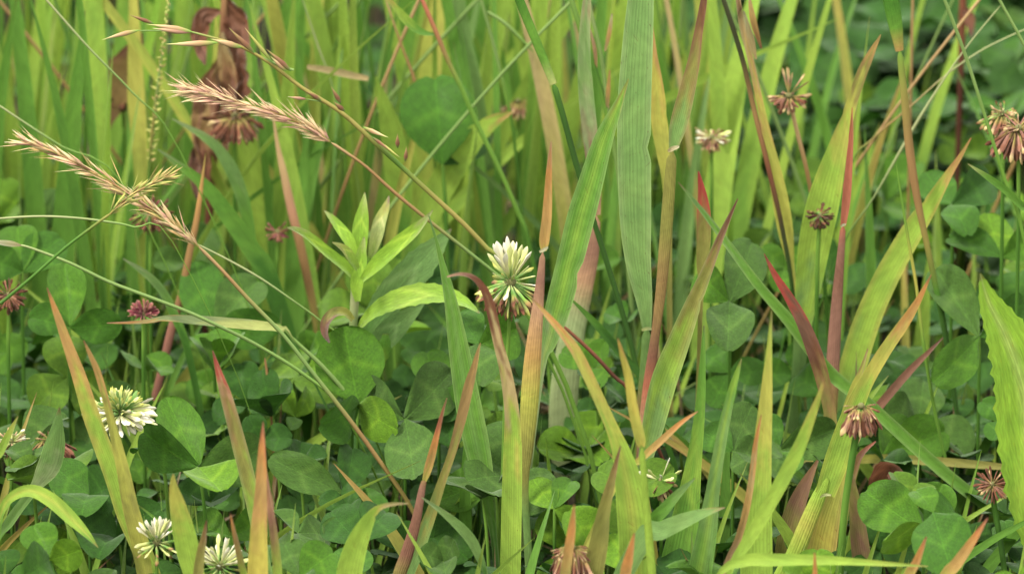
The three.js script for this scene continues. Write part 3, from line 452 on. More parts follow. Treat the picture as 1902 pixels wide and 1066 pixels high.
flower('drooping rose and straw clover behind the pale pinched blade', 92, 826, 36, 0.13, { wild: 4, core: 0.3, sets: [[['rose', 'tan', 'magenta', 'brown'], 34, -40, -84, 1.2, 1.5, 0.16, 0.4], [['tan'], 8, 40, 0, 0.7, 0.9, 0.14]] });
flower('faded cream and brown clover at the left edge by the small lime blade', 20, 822, 28, 0.15, { sets: [[['cream', 'tan', 'white'], 18, 70, 0, 0.9, 1.2, 0.17], [['brown', 'tan'], 14, 0, -70, 0.9, 1.2, 0.16]] });
flower('blurred straw-brown clover head at the bent lime blade tip', 962, 192, 27, -0.1, { wild: 4, core: 0.2, sets: [[['tan', 'brown', 'tan'], 30, -20, -80, 1.0, 1.3, 0.16, 0.3]] });
flower('ragged tan-brown clover head on a slanting straw stem, upper right', 1466, 175, 34, 0.03, { wild: 4, core: -0.1, sets: [[['tan', 'brown', 'rose', 'brown'], 36, 10, -60, 0.7, 1.1, 0.17, 0.25], [['tan'], 5, 80, 60, 1.3, 1.7, 0.1]], stem: [[1530, 500], [1518, 420], [1500, 320], [1480, 240]], sc: 'gEAT', sw: 9 });
flower('small dark round clover seed head on a thin green stem', 1524, 400, 26, 0.06, { sets: [[['dusk', 'hang', 'dusk'], 44, 60, -85, 0.85, 1.0, 0.2]], stem: [[1518, 560], [1519, 490], [1522, 430]] });
flower('straw-brown upper clover of the faded pair at the right edge', 1864, 222, 34, 0.06, { wild: 4, core: 0.4, sets: [[['tan', 'brown', 'tan', 'hangpale'], 42, -30, -84, 1.2, 1.5, 0.14, 0.4], [['tan', 'hangpale'], 22, 60, -20, 0.6, 0.9, 0.16]] });
flower('pinkish lower clover of the faded pair at the right edge', 1893, 250, 44, 0.085, { wild: 4, core: 0.3, sets: [[['rose', 'tan', 'rose', 'brown'], 48, -30, -84, 1.2, 1.5, 0.14, 0.4], [['rose', 'tan'], 22, 50, -20, 0.6, 0.9, 0.16]] });
flower('withered pink-brown tassel head on a thick green stem, right of centre', 1600, 772, 38, 0.225, { wild: 2, core: 0.55, sets: [[['rose', 'brown', 'rose', 'tan', 'brown'], 40, -66, -88, 1.25, 1.65, 0.15, 0.46], [['tan', 'brown'], 22, -10, -60, 0.5, 0.8, 0.17, 0.3]], stem: [[1560, 1090], [1568, 960], [1582, 860], [1593, 800]], sw: 15, sc: 'gGgg' });
flower('small star-shaped dry brown clover head, right edge above the coral tips', 1845, 900, 33, 0.2, { wild: 4, sets: [[['brown', 'tan', 'brown', 'rose'], 40, 70, -50, 0.9, 1.2, 0.13]], stem: [[1870, 1090], [1860, 1010], [1848, 940]], sw: 12, sc: 'gKg' });
flower('shaggy brown clover tassel at the bottom edge, behind the tan-orange tip', 1062, 1035, 44, 0.272, { wild: 2, core: 0.5, sets: [[['brown', 'tan', 'rose', 'brown'], 46, -62, -88, 1.3, 1.7, 0.12, 0.5], [['tan', 'brown'], 22, 0, -50, 0.5, 0.85, 0.16, 0.25]] });
flower('blurred dark brown clover head among the tall grass, far upper left', 228, 186, 25, -0.12, { wild: 4, core: 0.2, sets: [[['brown', 'dusk'], 30, 30, -80, 1.0, 1.3, 0.16, 0.1]] });

// ---------------------------------------------------------------- clover leaves
function leafletGeo(v) { // base at the origin, tip at (0, 1, 0), widest 1 beyond the middle, face towards +z
  const n = 12, m = 8, pos = [], uv = [], idx = [], q = rng(500 + v), ph = q() * 6, cup = [0.16, 0.3, 0.06, 0.4, 0.22, 0.5][v], arch = [0.10, 0.24, -0.08, 0.14, 0.3, 0.02][v], wide = [0.56, 0.6, 0.52, 0.62, 0.5, 0.58][v], notch = [0.02, 0.05, 0, 0.04, 0.06, 0.02][v];
  for (let i = 0; i <= n; i++) {
    const t = i <= 5 ? wide * i / 5 : wide + (1 - wide) * Math.sin(Math.PI / 2 * (i - 5) / (n - 5));
    let hw = 0.5 * (t < wide ? Math.pow(Math.sin(Math.PI / 2 * t / wide), 0.92) : Math.sqrt(Math.max(0, 1 - ((t - wide) / (1 - wide)) ** 2)));
    if (i === 0) hw = 0.03; if (i === n) hw = 0.09;
    for (let j = 0; j <= m; j++) {
      const s = j / m * 2 - 1, a = Math.abs(s), y = t - (t > 0.8 ? (1 - a) * notch * (t - 0.8) / 0.2 : 0) - (i === n ? a * a * 0.012 : 0);
      const x = s * hw * (1 + 0.03 * Math.sin(t * 4 + ph + s) + (a > 0.99 && i % 2 ? -0.008 : 0));
      pos.push(x, y, cup * a * hw * 0.9 - arch * (t - 0.5) * (t - 0.5) * 1.6 + arch * 0.4 + 0.03 * Math.sin(t * 8 + ph + s * 3) * a);
      uv.push(0.5 + x, t);
    }
  }
  for (let i = 0; i < n; i++) for (let j = 0; j < m; j++) { const a = i * (m + 1) + j; idx.push(a, a + 1, a + m + 1, a + 1, a + m + 2, a + m + 1); }
  return geom(pos, uv, null, idx);
}
const leaflets = [0, 1, 2, 3, 4, 5].map(leafletGeo);
let nl = 0;
function cloverLeaf(label, z, joint, lfs, o = {}) { // lfs: [tipx, tipy, width px, tip z offset, roll, tone]
  const r = thing('clover_leaf', label, 'clover leaf'), J = spot(joint[0], joint[1], z);
  mesh('petiole', pipe(trace([[joint[0] + (o.lean ?? 0), joint[1] + 70, 7], [joint[0] + (o.lean ?? 0) * 0.3, joint[1] + 25, 7], [joint[0], joint[1], 6]], z, 0, true, 0.0014), 'gGG', 4, 6), stemMat, r);
  for (const [tx, ty, w, dz, roll = 0, tone = 0, kind = nl++ % 6] of lfs) {
    const T = spot(tx, ty, z + dz), Y = T.clone().sub(J), len = Y.length(); Y.normalize();
    const X = V3().crossVectors(Y, FACE.clone().negate()).normalize().applyAxisAngle(Y, roll), Z = V3().crossVectors(X, Y);
    const m = mesh('leaflet', leaflets[kind], cloverTone[tone], r), ww = mm(w) / Math.max(0.4, Math.abs(Math.cos(roll)));
    m.quaternion.setFromRotationMatrix(new THREE.Matrix4().makeBasis(X, Y, Z)); m.position.copy(J); m.scale.set(ww, len, (ww + len) / 2);
  }
  return r;
}
cloverLeaf('big round clover leaflet facing front, just below the pale herb', 0.128, [664, 752], [[638, 606, 128, -0.012, 0, 1, 2], [740, 800, 74, 0.02, 0.4, 3], [590, 790, 70, 0.025, -0.6, 0]]);
cloverLeaf('tall oval clover leaflet with bright folded partners, left of the crimson-topped blade', 0.185, [368, 868], [[308, 738, 82, -0.02, 0.15, 1], [262, 800, 78, -0.012, -0.4, 0], [488, 832, 92, -0.012, 0.3, 4], [412, 914, 76, 0.02, -0.7, 3]], { lean: 10 });
cloverLeaf('dull pointed clover leaf with a pale chevron beside the grey bare stem', 0.16, [636, 918], [[498, 850, 66, -0.006, 0.2, 4], [655, 830, 62, -0.02, 0.4, 2], [720, 955, 60, 0.01, -0.4, 0]]);
cloverLeaf('small bright folded clover leaf in shade, left of the big round leaflet', 0.1, [548, 775], [[512, 716, 46, -0.01, 0.1, 3], [572, 720, 30, -0.01, 0.8, 3], [540, 800, 30, 0.01, 0, 1]]);
cloverLeaf('broad grey-green clover leaf spread flat right of the big round leaflet', 0.14, [752, 778], [[838, 690, 96, -0.03, 0.25, 4], [680, 730, 88, -0.024, -0.3, 4], [770, 890, 96, 0.035, 0.1, 4]]);
cloverLeaf('clover leaf with a rounded upright leaflet touching the smooth mid-green blade', 0.115, [815, 738], [[792, 652, 72, -0.015, 0.1, 1], [880, 770, 80, 0.01, 0.3, 0], [840, 830, 90, 0.02, -0.2, 2]]);
cloverLeaf('shaded round clover leaf low at the bottom centre-left', 0.22, [668, 1010], [[612, 950, 80, -0.02, 0.1, 2], [720, 950, 74, -0.02, -0.3, 2], [640, 1066, 70, 0.02, 0.3, 0]]);
cloverLeaf('pale-flecked clover leaf at the bottom edge, right of the pink-brown blade', 0.262, [556, 1072], [[526, 1008, 62, -0.012, 0.2, 4], [622, 1024, 74, -0.008, -0.2, 1], [570, 1110, 60, 0.02, 0, 0]]);
cloverLeaf('clover leaf of round flecked leaflets under the level olive blade', 0.235, [1716, 990], [[1606, 912, 96, -0.03, 0.1, 1], [1778, 950, 96, -0.01, -0.2, 0], [1640, 1008, 52, 0.02, -0.8, 3]]);
cloverLeaf('large smooth clover leaflet hanging at the bottom, left of the salmon tip', 0.245, [1735, 952], [[1772, 1072, 104, 0.03, 0.1, 0], [1700, 910, 44, -0.01, 0.5, 1]]);
cloverLeaf('long clover leaflet with a pale mark beside the thick two-toned stem', 0.085, [1820, 625], [[1738, 498, 76, -0.03, 0.1, 4], [1732, 712, 76, 0.03, -0.3, 1], [1905, 560, 74, -0.015, 0.4, 0]]);
cloverLeaf('bright edged clover leaf at the right edge beneath the slim arching blade', 0.05, [1862, 478], [[1836, 396, 74, -0.02, 0.2, 3], [1925, 440, 66, -0.01, 0.1, 1], [1760, 440, 50, -0.012, 0.6, 0]]);
cloverLeaf('round upright clover leaflet under the sunlit white-speckled leaf, right of the olive blade', 0.085, [1356, 560], [[1352, 655, 88, 0.03, 0.0, 4], [1398, 448, 86, -0.03, 0.2, 4], [1300, 500, 66, -0.015, -0.5, 1]]);
cloverLeaf('veined clover leaf between the pale green blade and the wide yellow-green blade', 0.15, [1362, 838], [[1398, 752, 78, -0.02, 0.3, 4], [1422, 862, 80, 0.012, -0.2, 4], [1300, 800, 60, -0.01, 0.3, 0]]);
cloverLeaf('grey-green clover leaf behind the twisted lime blade', 0.14, [1446, 838], [[1556, 795, 74, -0.01, 0.2, 4], [1470, 880, 60, 0.02, -0.4, 1], [1420, 770, 50, -0.01, 0, 0]]);
cloverLeaf('small bright clover leaf at the foot of the pale purple-flushed sheath', 0.195, [1030, 945], [[990, 890, 56, -0.015, 0.2, 3], [1062, 892, 46, -0.015, -0.3, 1], [1106, 968, 44, 0.005, 0.5, 3]]);
cloverLeaf('crinkled clover leaf at the left by the spiky red-brown head', 0.085, [128, 608], [[118, 488, 70, -0.02, 0.15, 1], [226, 600, 66, 0.0, 0.3, 0], [50, 590, 60, 0, 0.3, 0]]);
cloverLeaf('wide dim clover leaf behind the thin pale stalk, left of the pale herb', 0.05, [398, 612], [[362, 486, 92, -0.025, 0.2, 0], [480, 520, 82, -0.02, -0.3, 4], [520, 600, 76, 0.005, 0.2, 0]]);
cloverLeaf('clover leaf at the left edge under the arching pale stalk', 0.04, [40, 505], [[30, 420, 74, -0.02, 0.1, 1], [112, 440, 80, -0.015, -0.2, 0], [-30, 480, 70, 0, 0.2, 0]]);
cloverLeaf('shadowed clover leaf below the flat-topped white clover', 0.19, [165, 920], [[95, 862, 74, -0.015, 0.2, 0], [205, 905, 92, 0.0, -0.2, 2], [150, 960, 80, 0.02, 0.2, 0]]);
cloverLeaf('clover leaf at the bottom left corner below the arching lime blade', 0.262, [90, 1040], [[60, 975, 64, -0.01, 0.2, 1], [150, 1020, 60, 0, 0.4, 3], [40, 1075, 90, 0.02, -0.2, 0]]);
cloverLeaf('bright clover leaf behind the tassel head, right of the lime shoot', 0.1, [1640, 850], [[1690, 780, 84, -0.02, 0.2, 1], [1760, 800, 90, -0.01, -0.2, 1], [1700, 920, 86, 0.03, 0.2, 2]]);
cloverLeaf('clover leaf just under the large white clover, between two blades', 0.13, [890, 640], [[960, 610, 90, -0.01, 0.2, 1], [850, 580, 70, -0.02, 0.2, 0], [890, 720, 84, 0.02, 0, 4]]);
cloverLeaf('dark clover leaf right of the thick two-toned stem, near mid-right', 0.03, [1770, 380], [[1720, 320, 70, -0.02, 0.2, 0], [1840, 330, 78, -0.02, 0.1, 2], [1800, 440, 66, 0.02, -0.2, 0]]);
// a single big oval leaf in the upper middle
{
  const r = thing('oval_leaf', 'big dark oval leaf facing front, top centre among the lime blades', 'leaf'), z = -0.03, J = spot(822, 305, z), T = spot(806, 138, z - 0.02);
  const Y = T.clone().sub(J), len = Y.length(); Y.normalize(); const X = V3().crossVectors(Y, FACE.clone().negate()).normalize(), Z = V3().crossVectors(X, Y);
  const m = mesh('leaf_face', leaflets[4], cloverTone[0], r); m.quaternion.setFromRotationMatrix(new THREE.Matrix4().makeBasis(X, Y, Z)); m.position.copy(J); m.scale.set(mm(140), len, mm(140));
  const m2 = mesh('leaf_face', leaflets[0], cloverTone[2], r), T2 = spot(905, 245, z - 0.03), Y2 = T2.clone().sub(J), l2 = Y2.length(); Y2.normalize(); const X2 = V3().crossVectors(Y2, FACE.clone().negate()).normalize();
  m2.quaternion.setFromRotationMatrix(new THREE.Matrix4().makeBasis(X2, Y2, V3().crossVectors(X2, Y2))); m2.position.copy(J); m2.scale.set(mm(66), l2, mm(80));
  mesh('stalk', pipe(trace([[828, 400, 8], [824, 340, 8], [822, 305, 7]], z, 0, true, 0.0016), 'gG', 4, 6), stemMat, r);
}

// ---------------------------------------------------------------- broad-leaved herbs
shoot('young pale lime herb with a whorl of pointed leaves on a hairy stem', 0.105, [
  ['stem', 'gSsS', [[652, 700, 15], [655, 620, 16], [658, 560, 18], [662, 515, 22]], { flat: 1 }],
  ['leaf', 'llllcc', [[660, 520, 10], [640, 496, 20], [605, 468, 20], [572, 440, 17], [548, 427, 11], [532, 423, 2]], { leaf: true, dz: 0.02, roll: 0.6, fold: 0.3 }],
  ['leaf', 'lllc', [[662, 480, 11], [648, 448, 22], [632, 425, 21], [616, 405, 13], [602, 391, 2]], { leaf: true, dz: -0.01, roll: 0.3, fold: 0.2 }],
  ['leaf', 'lllc', [[668, 500, 18], [667, 450, 31], [670, 415, 31], [674, 385, 18], [677, 357, 2]], { leaf: true, dz: -0.012, roll: 0.1, fold: 0.22, z: -0.004 }],
  ['leaf', 'LccYV', [[688, 480, 11], [699, 440, 26], [706, 410, 25], [716, 385, 15], [722, 364, 2]], { leaf: true, dz: -0.02, roll: -0.2, fold: 0.2, z: -0.008 }],
  ['leaf', 'llllcc', [[672, 520, 11], [700, 490, 28], [735, 458, 30], [768, 430, 25], [790, 408, 12], [804, 390, 2]], { leaf: true, dz: 0.015, roll: -0.3, fold: 0.25, z: 0.004 }],
  ['leaf', 'LLYc', [[664, 500, 10], [650, 476, 18], [635, 460, 14], [616, 450, 2]], { leaf: true, dz: 0.02, roll: 0.4, fold: 0.25, z: 0.008 }],
  ['leaf', 'lllc', [[664, 560, 11], [662, 530, 25], [668, 495, 28], [672, 465, 18], [676, 440, 3]], { leaf: true, dz: -0.004, roll: 0, fold: 0.3, z: 0.004 }],
  ['leaf', 'LlLLlL', [[664, 612, 8], [690, 582, 24], [730, 560, 38], [778, 548, 42], [825, 549, 34], [862, 562, 20], [891, 582, 2]], { leaf: true, dz: 0.03, roll: -0.5, fold: 0.16, ser: 0.08, sub: 6 }],
  ['leaf', 'gSSSS', [[668, 640, 10], [695, 590, 46], [735, 540, 66], [780, 490, 62], [812, 455, 36], [838, 425, 3]], { leaf: true, dz: -0.02, roll: 0.2, fold: 0.12, z: -0.012, ser: 0.06, sub: 6 }],
  ['leaf', 'gSSS', [[675, 650, 10], [700, 640, 44], [730, 610, 50], [760, 585, 30], [790, 560, 3]], { leaf: true, dz: -0.01, roll: 0.1, z: -0.006 }],
  ['withered_leaf', 'YYEBBb', [[655, 595, 10], [640, 580, 16], [620, 582, 20], [606, 598, 20], [604, 618, 15], [612, 636, 4]], { leaf: true, dz: 0.02, roll: 0.4, fold: 0.3, z: 0.006 }],
  ['leaf', 'LLGG', [[690, 690, 14], [702, 668, 28], [712, 645, 30], [716, 620, 12]], { leaf: true, roll: 0.2, ser: 0.12, sub: 6 }]], { name: 'young_herb', cat: 'herb' });
blade('big bright lime saw-edged leaf cut off by the right edge', 0.2, 'llllllll', [[1965, 1060, 30], [1950, 990, 120], [1936, 900, 150], [1918, 800, 150], [1898, 700, 120], [1868, 620, 84], [1838, 560, 44], [1822, 508, 4]], { leaf: true, name: 'saw_edged_leaf', cat: 'leaf', roll: 0.15, twist: 0, fold: 0.12, ser: 0.075, sub: 8, cols: 6, m: 'c' });
shoot('withered red-brown dock stalk with hanging dead leaves, behind the pinkish plume', -0.07, [
  ['stem', 'bBVVA', [[385, 460, 16], [392, 330, 18], [402, 200, 18], [412, 90, 17], [418, -30, 14]], { flat: 1 }],
  ['dead_leaf', 'BBVBBb', [[410, -10, 10], [438, 30, 40], [446, 80, 50], [444, 130, 48], [440, 175, 36], [432, 215, 6]], { cols: 8, sub: 7, fold: 0.3, wave: 0.3, roll: 0.3, twist: 0.8 }],
  ['dead_leaf', 'BVBBVb', [[408, 20, 8], [378, 30, 34], [368, 60, 36], [372, 95, 22], [380, 120, 4]], { cols: 8, sub: 7, fold: 0.3, wave: 0.3, roll: -0.3, z: 0.006 }],
  ['dead_leaf', 'ABVABB', [[408, 110, 10], [392, 150, 34], [380, 190, 44], [374, 240, 42], [378, 290, 30], [386, 340, 5]], { cols: 8, sub: 7, fold: 0.3, wave: 0.32, roll: 0.4, twist: -0.7, z: 0.005 }],
  ['dead_leaf', 'TABVB', [[412, 60, 8], [420, 110, 28], [428, 170, 36], [424, 230, 30], [418, 290, 5]], { cols: 8, sub: 7, fold: 0.35, wave: 0.3, roll: 0.2, twist: 0.5, z: 0.008 }],
  ['dead_leaf', 'BbVb', [[395, 250, 8], [372, 280, 26], [362, 320, 30], [366, 370, 5]], { cols: 8, sub: 7, fold: 0.3, wave: 0.3, z: 0.004 }]], { name: 'dead_dock', cat: 'dead plant' });
blade('greyish-brown limp dead leaf behind the tall grass, far upper left', -0.12, 'BVAAVB', [[178, 330, 8], [182, 240, 40], [198, 190, 66], [222, 140, 74], [246, 95, 44], [262, 60, 4]], { name: 'dead_leaf', cat: 'leaf', fold: 0.16, wave: 0.08, roll: 0.2 });
blade('crumpled brown dead leaf low under the level olive blade', 0.13, 'bBBVB', [[1625, 935, 8], [1630, 900, 34], [1645, 872, 44], [1668, 880, 34], [1690, 905, 6]], { name: 'dead_leaf', cat: 'leaf', fold: 0.3, wave: 0.2, roll: 0.4 });
blade('pale broken straw lying level behind the pinkish plume', -0.04, 'TTT', [[684, 146, 9], [650, 139, 14], [610, 130, 14], [570, 124, 9]], { name: 'broken_straw', cat: 'straw', roll: 0, g: false, twist: 0 });
shoot('dark red-brown dock stalk blurred at the top right', -0.15, [['stem', 'bBBb', [[1785, 160, 12], [1788, 70, 14], [1790, 0, 15], [1794, -50, 12]], { flat: 1 }], ['dead_leaf', 'bBb', [[1788, 10, 8], [1802, 35, 22], [1806, 70, 4]], { cols: 8, sub: 7, wave: 0.1, fold: 0.3 }]], { name: 'dead_dock', cat: 'dead plant' });

// ---------------------------------------------------------------- background and filler plants
const marks = [[945, 510, 'the large white clover'], [222, 745, 'the flat-topped white clover'], [470, 210, 'the pinkish plume'], [150, 310, 'the golden plume'], [665, 450, 'the pale herb'], [645, 675, 'the big round leaflet'],
  [1180, 250, 'the tall grey-green blade'], [1300, 380, 'the small dark red leaf'], [1600, 775, 'the tassel head'], [1845, 900, 'the star-shaped dry head'], [1880, 230, 'the faded pair of heads'], [1870, 720, 'the saw-edged leaf'], [1575, 330, 'the rosy jointed stalk'],
  [810, 215, 'the big oval leaf'], [410, 80, 'the withered dock stalk'], [487, 900, 'the orange flame-shaped blade'], [340, 960, 'the short yellow-lime blade'], [1180, 960, 'the bright front blade'], [1465, 180, 'the ragged tan head'], [1525, 400, 'the dark round seed head'],
  [690, 980, 'the kinked lime blade'], [60, 930, 'the arching lime blade'], [15, 545, 'the spiky red-brown head'], [1060, 1030, 'the bottom brown tassel'], [1690, 250, 'the thick two-toned stem'], [1040, 80, 'the dark green jointed stem'], [1455, 540, 'the red-tipped blade']];
function where(p) {
  const [x, y] = toPix(p); let best = null, bd = 1e9;
  for (const m of marks) { const d = Math.hypot(m[0] - x, m[1] - y); if (d < bd) { bd = d; best = m; } }
  const dx = x - best[0], dy = y - best[1];
  return (Math.abs(dx) > Math.abs(dy) ? (dx < 0 ? 'left of ' : 'right of ') : (dy < 0 ? 'above ' : 'below ')) + best[2];
}
// one filler blade: root on the ground, height, lean, width
function wildBlade(x, z, h, w, lean, leanZ, colors, seed, cols = 2, sub = 3) {
  const a = V3(x, -0.004, z), pts = [], n = 6;
  for (let i = 0; i < n; i++) { const t = i / (n - 1), b = t * t; pts.push({ p: V3(a.x + lean * h * b, a.y + h * (t - 0.18 * b * (Math.abs(lean) + Math.abs(leanZ))), a.z + leanZ * h * b), w: w * [0.45, 0.75, 1, 0.95, 0.62, 0.04][i], c: t }); }
  const th = rr(-0.8, 0.8), face = V3(Math.sin(th), -0.2, -Math.cos(th));
  return sheet(pts, { colors, cols, sub, face, twist: rr(-0.6, 0.6), fold: rr(0.08, 0.25), seed });
}
const bgWord = { gGGG: 'plain green', GGLL: 'lime-topped', GLLL: 'fresh lime', LLLL: 'bright lime', GLYY: 'yellow-topped', GSSS: 'grey-green', LLYc: 'pale yellowish', EEYo: 'olive and straw', EYop: 'pinkish straw', GGGG: 'even green', gGLL: 'two-toned green', LYTT: 'straw-tipped' };
function standing(x, z, h, w, lean, lz, c) {
  const m = mesh(numbered('blade_of_grass'), wildBlade(x, z, h, w, lean, lz, c, nb++), bladeMat, scene);
  const wh = where(V3(x + lean * h * 0.4, Math.min(h * 0.6, 0.13), z)), sz = w > 0.0085 ? 'broad' : w > 0.0055 ? 'medium-wide' : 'narrow', ln = lean < -0.3 ? 'bending left' : lean > 0.3 ? 'bending right' : lean < -0.04 ? 'leaning left' : lean > 0.04 ? 'leaning right' : 'standing upright';
  tag(m, `${sz} ${bgWord[c]} background blade ${ln}, ${wh}`, 'grass blade', `${bgWord[c]} background blades ${wh}`, 'thing');
}
const leanR = (a, w = 0) => w < 0.0055 && rnd() < 0.3 ? rr(0.35, 0.8) * (rnd() < 0.5 ? -1 : 1) : rr(-a, a);
const leftC = ['gGGG', 'GGLL', 'GLLL', 'GLLL', 'GGGG', 'GSSS', 'GGGG', 'gGLL', 'GGLL', 'gGGG', 'GLYY', 'GGGG'], midC = ['GLLL', 'GGLL', 'GLYY', 'GGLL', 'LYTT', 'GGGG', 'gGGG', 'GGLL', 'gGLL', 'GSSS', 'LLLL', 'gGGG', 'GLLL', 'GSSS'];
const clearOfDock = (x, z) => Math.abs(x + 0.108) < 0.016 && z > -0.09;
for (let i = 0; i < 88; i++) { // tall grass, upper left
  const x = rr(-0.215, -0.055), z = rr(-0.22, -0.03); if (clearOfDock(x, z)) continue; const w = Math.pow(rnd(), 1.7) * 0.0075 + 0.0022; standing(x, z, rr(0.14, 0.32), w, leanR(0.16, w), rr(-0.2, 0.15), pick(leftC));
}
for (let i = 0; i < 84; i++) { // lime and straw grass, upper middle
  const x = rr(-0.075, 0.085), z = rr(-0.22, -0.05); if (Math.abs(x + 0.028) < 0.02 && z > -0.1) continue; const w = Math.pow(rnd(), 1.6) * 0.009 + 0.0024; standing(x, z, rr(0.14, 0.32), w, leanR(0.18, w), rr(-0.2, 0.15), pick(midC));
}
for (let i = 0; i < 22; i++) { // thin grass, upper right
  const x = rr(0.085, 0.215), z = rr(-0.2, -0.02); standing(x, z, rr(0.10, 0.22), rr(0.002, 0.006), rr(-0.25, 0.25), rr(-0.2, 0.1), pick(['gGGG', 'GLLL', 'EEYo', 'GGGG', 'GGLL', 'gGLL']));
}
for (let i = 0; i < 80; i++) { // short blades low in the carpet
  const x = rr(-0.21, 0.21), z = rr(-0.02, 0.25); standing(x, z, rr(0.07, 0.115) + z * 0.06, rr(0.0022, 0.0055), leanR(0.5), rr(-0.2, 0.2), pick(['gGGG', 'GGGG', 'GGLL', 'gGLL', 'GLLL', 'EEYo']));
}
for (let i = 0; i < 18; i++) { // fine stalks crossing the tall grass
  const x = rr(-0.2, 0.2), z = rr(-0.16, -0.02), h = rr(0.2, 0.3), l = rr(-0.75, 0.75), c = pick(['gGS', 'GSS', 'gAT', 'EAT']), w = rr(0.0009, 0.0016);
  const m = mesh(numbered('grass_stalk'), pipe([0, 0.25, 0.5, 0.75, 1].map((t) => ({ p: V3(x + l * h * t * (0.6 + 0.4 * t), h * t - 0.004, z + 0.02 * t), w, c: t })), c, 4, 6, 1, i), stemMat, scene), wh = where(V3(x + l * h * 0.3, 0.13, z));
  tag(m, `${c === 'gGS' || c === 'GSS' ? 'fine pale green' : 'fine straw-brown'} stalk ${l < 0 ? 'slanting left' : 'slanting right'}, ${wh}`, 'grass stem', `fine crossing stalks ${wh}`, 'thing');
}
// clover carpet, leaf by leaf
const petGeo = pipe([{ p: V3(0, -0.03, 0), w: 0.02, c: 0 }, { p: V3(0.03, 0.4, 0.02), w: 0.017, c: 0.4 }, { p: V3(0.02, 0.8, 0.03), w: 0.015, c: 0.8 }, { p: V3(0, 1, 0), w: 0.014, c: 1 }], 'gGG', 3, 5);
const toneWord = ['mid-green', 'fresh green', 'dark green', 'bright lime-green', 'grey-green', 'yellowish green'];
function wildLeaf(x, z, h, size) {
  const p = V3(x, h, z), tone = Math.floor(rr(0, 5.99)), wh = where(p), r = thing('carpet_clover', `${size > 0.0165 ? 'large' : size > 0.0125 ? 'middling' : 'small'} ${toneWord[tone]} clover leaf in the carpet ${wh}`, 'clover leaf', V3(x, 0, z), `${toneWord[tone]} carpet clover ${wh}`);
  const pt = mesh('petiole', petGeo, stemMat, r); pt.scale.set(h, h, h);
  const a0 = rr(0, 6.28), tilt = rr(-0.25, 0.85), nx = rr(-0.45, 0.45), nz = rr(-0.2, 0.9);
  for (let k = 0; k < 3; k++) {
    const m = mesh('leaflet', pick(leaflets), cloverTone[tone], r), s = size * rr(0.85, 1.1);
    const q = new THREE.Quaternion().setFromEuler(new THREE.Euler(-Math.PI / 2 + tilt + rr(-0.3, 0.3), rr(-0.25, 0.25), 0));
    m.quaternion.setFromEuler(new THREE.Euler(nz, 0, nx)).multiply(new THREE.Quaternion().setFromAxisAngle(V3(0, 1, 0), a0 + k * 2.094 + rr(-0.2, 0.2))).multiply(q);
    m.position.set(0, h, 0); m.scale.set(s * rr(0.75, 1), s, s * rr(0.9, 1.6));
  }
}
let made = 0;
for (let i = 0; i < 4000 && made < 285; i++) {
  const x = rr(-0.225, 0.225), z = rr(-0.33, 0.33), right = x > 0.075;
  if (!right && z < -0.1 || right && z > -0.05 && rnd() < 0.25) continue;                                // tall grass takes over there
  if (!right && z < 0.02 && rnd() < 0.6) continue;
  wildLeaf(x, z, rr(0.045, 0.098) * (z > 0.2 ? 0.86 : 1), 0.0105 + Math.pow(rnd(), 1.6) * 0.0115); made++;
}
// everything nobody could count: the deep layer of clover and grass here, and the meadow all round
const triGeo = mergeGeometries([0, 1, 2].map((k) => { const g = leaflets[k].clone(); g.rotateX(-Math.PI / 2 + 0.25); g.rotateY(k * 2.094); return g; }));
function scatter(name, label, category, geo, mat, list) {
  const m = new THREE.InstancedMesh(geo, mat, list.length), M = new THREE.Matrix4(), q = new THREE.Quaternion();
  list.forEach(([x, y, z, ry, rx, s, sy, tint], i) => { q.setFromEuler(new THREE.Euler(rx, ry, rx * 0.6)); M.compose(V3(x, y, z), q, V3(s, sy ?? s, s)); m.setMatrixAt(i, M); m.setColorAt(i, new THREE.Color().setRGB(...tint)); });
  m.name = name; m.castShadow = m.receiveShadow = true; scene.add(m); tag(m, label, category, null, 'stuff'); return m;
}
const tintR = () => { const k = rr(0.75, 1.15); return [k * rr(0.85, 1.1), k, k * rr(0.8, 1.1)]; };
const deep = [];
for (let i = 0; i < 1500; i++) { const x = rr(-0.26, 0.26), z = rr(-0.4, 0.36); if (x < 0.06 && z < -0.1 && rnd() < 0.5) continue; deep.push([x, rr(0.015, 0.072), z, rr(0, 6.3), rr(-0.4, 0.5), rr(0.009, 0.017), undefined, tintR()]); }
for (let i = 0; i < 700; i++) deep.push([rr(0.04, 0.32), rr(0.04, 0.1), rr(-0.75, -0.2), rr(0, 6.3), rr(-0.3, 0.6), rr(0.012, 0.02), undefined, tintR()]);
scatter('clover_undergrowth', 'dark undergrowth of small clover leaves close to the soil', 'clover', triGeo, cloverTone[2], deep);
const ring = [], ringG = [];
for (let i = 0; i < 9000; i++) { const x = rr(-1.6, 1.6), z = rr(-1.9, 0.9); if (Math.abs(x) < 0.235 && z > -0.36 && z < 0.36) continue; if (z > 0.36 && Math.abs(x) < 0.3) { if (rnd() < 0.5) ring.push([x, rr(0.02, 0.05), z, rr(0, 6.3), rr(-0.3, 0.4), rr(0.013, 0.02), undefined, tintR()]); continue; } ring.push([x, rr(0.03, 0.1), z, rr(0, 6.3), rr(-0.3, 0.5), rr(0.014, 0.022), undefined, tintR()]); }
scatter('clover_meadow', 'mass of clover leaves of the meadow farther back and all round', 'clover', triGeo, cloverTone[0], ring);
const wild = ['gGGG', 'GLLL', 'gGLY', 'KgGG', 'EEYo'].map((c, i) => wildBlade(0, 0, 1, 0.03, 0.12, 0.05, c, i * 3.3));
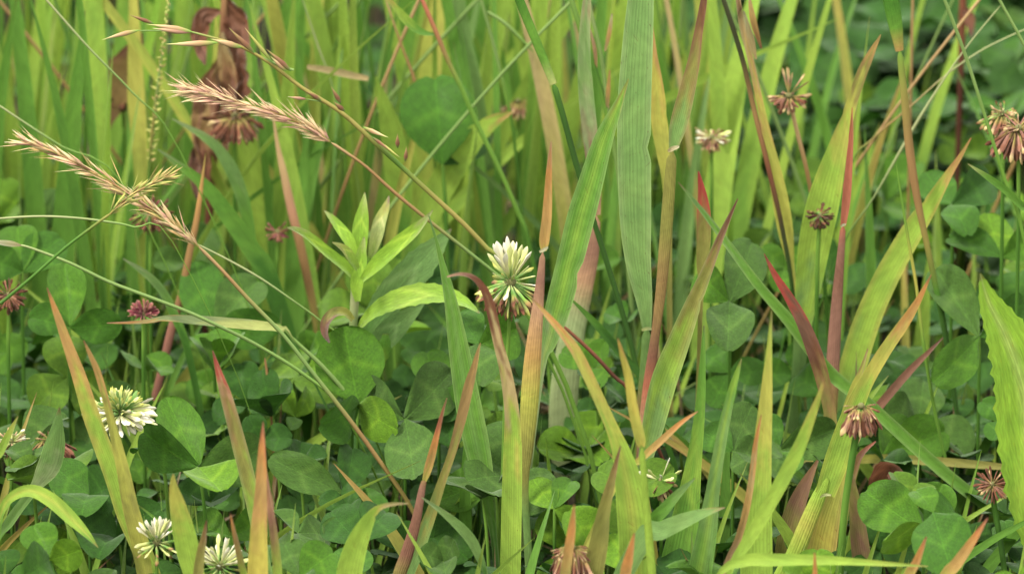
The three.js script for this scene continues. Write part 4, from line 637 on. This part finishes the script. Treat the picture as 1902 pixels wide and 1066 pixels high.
wild.forEach((g, k) => {
  const list = [];
  for (let i = 0; i < 1500; i++) { const x = rr(-1.6, 1.6), z = rr(-1.9, 0.9); if (Math.abs(x) < 0.24 && z > (x < 0.075 ? -0.2 : -0.44)) continue; if (Math.abs(x) < 0.24 && z > -0.55 && rnd() < 0.7) continue; const h = z > 0.36 ? rr(0.05, 0.14) : rr(0.14, 0.34); if (Math.abs(x) < 0.6 && z > 0.36) continue; list.push([x, 0, z, rr(-1.2, 1.2), rr(-0.2, 0.2), h, h, tintR()]); }
  scatter(['meadow_grass', 'meadow_grass_lime', 'meadow_grass_yellow', 'meadow_grass_dark', 'meadow_grass_straw'][k], ['mass of green meadow grass farther back and all round', 'mass of lime meadow grass farther back and all round', 'mass of yellowish meadow grass farther back and all round', 'mass of dark green meadow grass farther back and all round', 'mass of straw-coloured meadow grass farther back and all round'][k], 'grass', g, bladeMat, list);
});
// grass undergrowth within the frame
{
  const list = [];
  for (let i = 0; i < 1100; i++) { const x = rr(-0.24, 0.24), z = rr(-0.36, 0.24); const h = rr(0.04, 0.105); list.push([x, 0, z, rr(-1.5, 1.5), rr(-0.5, 0.5), h * rr(0.6, 1.1), h, tintR()]); }
  for (let i = 0; i < 150; i++) { const x = rr(-0.23, 0.08), z = rr(-0.26, -0.04); if (clearOfDock(x, z)) continue; const h = rr(0.1, 0.26); list.push([x, 0, z, rr(-1.2, 1.2), rr(-0.35, 0.35), h * rr(0.35, 0.8), h, tintR()]); }
  scatter('grass_undergrowth', 'tangle of fine grass blades among the larger plants', 'grass', wild[1], bladeMat, list);
}

{ // dead straw lying matted near the soil
  const list = [], g = wildBlade(0, 0, 1, 0.022, 0.25, 0.1, 'ATTA', 5.5);
  for (let i = 0; i < 420; i++) { const h = rr(0.03, 0.1), k = rr(0.5, 1); list.push([rr(-0.25, 0.25), rr(0.004, 0.03), rr(-0.3, 0.3), rr(-3.1, 3.1), rr(0.9, 1.5) * (rnd() < 0.5 ? -1 : 1), h, h, [k, k * 0.9, k * 0.8]]); }
  scatter('straw_litter', 'dead straw lying matted on the soil under the clover', 'straw', g, bladeMat, list);
}

renderer.render(scene, camera);
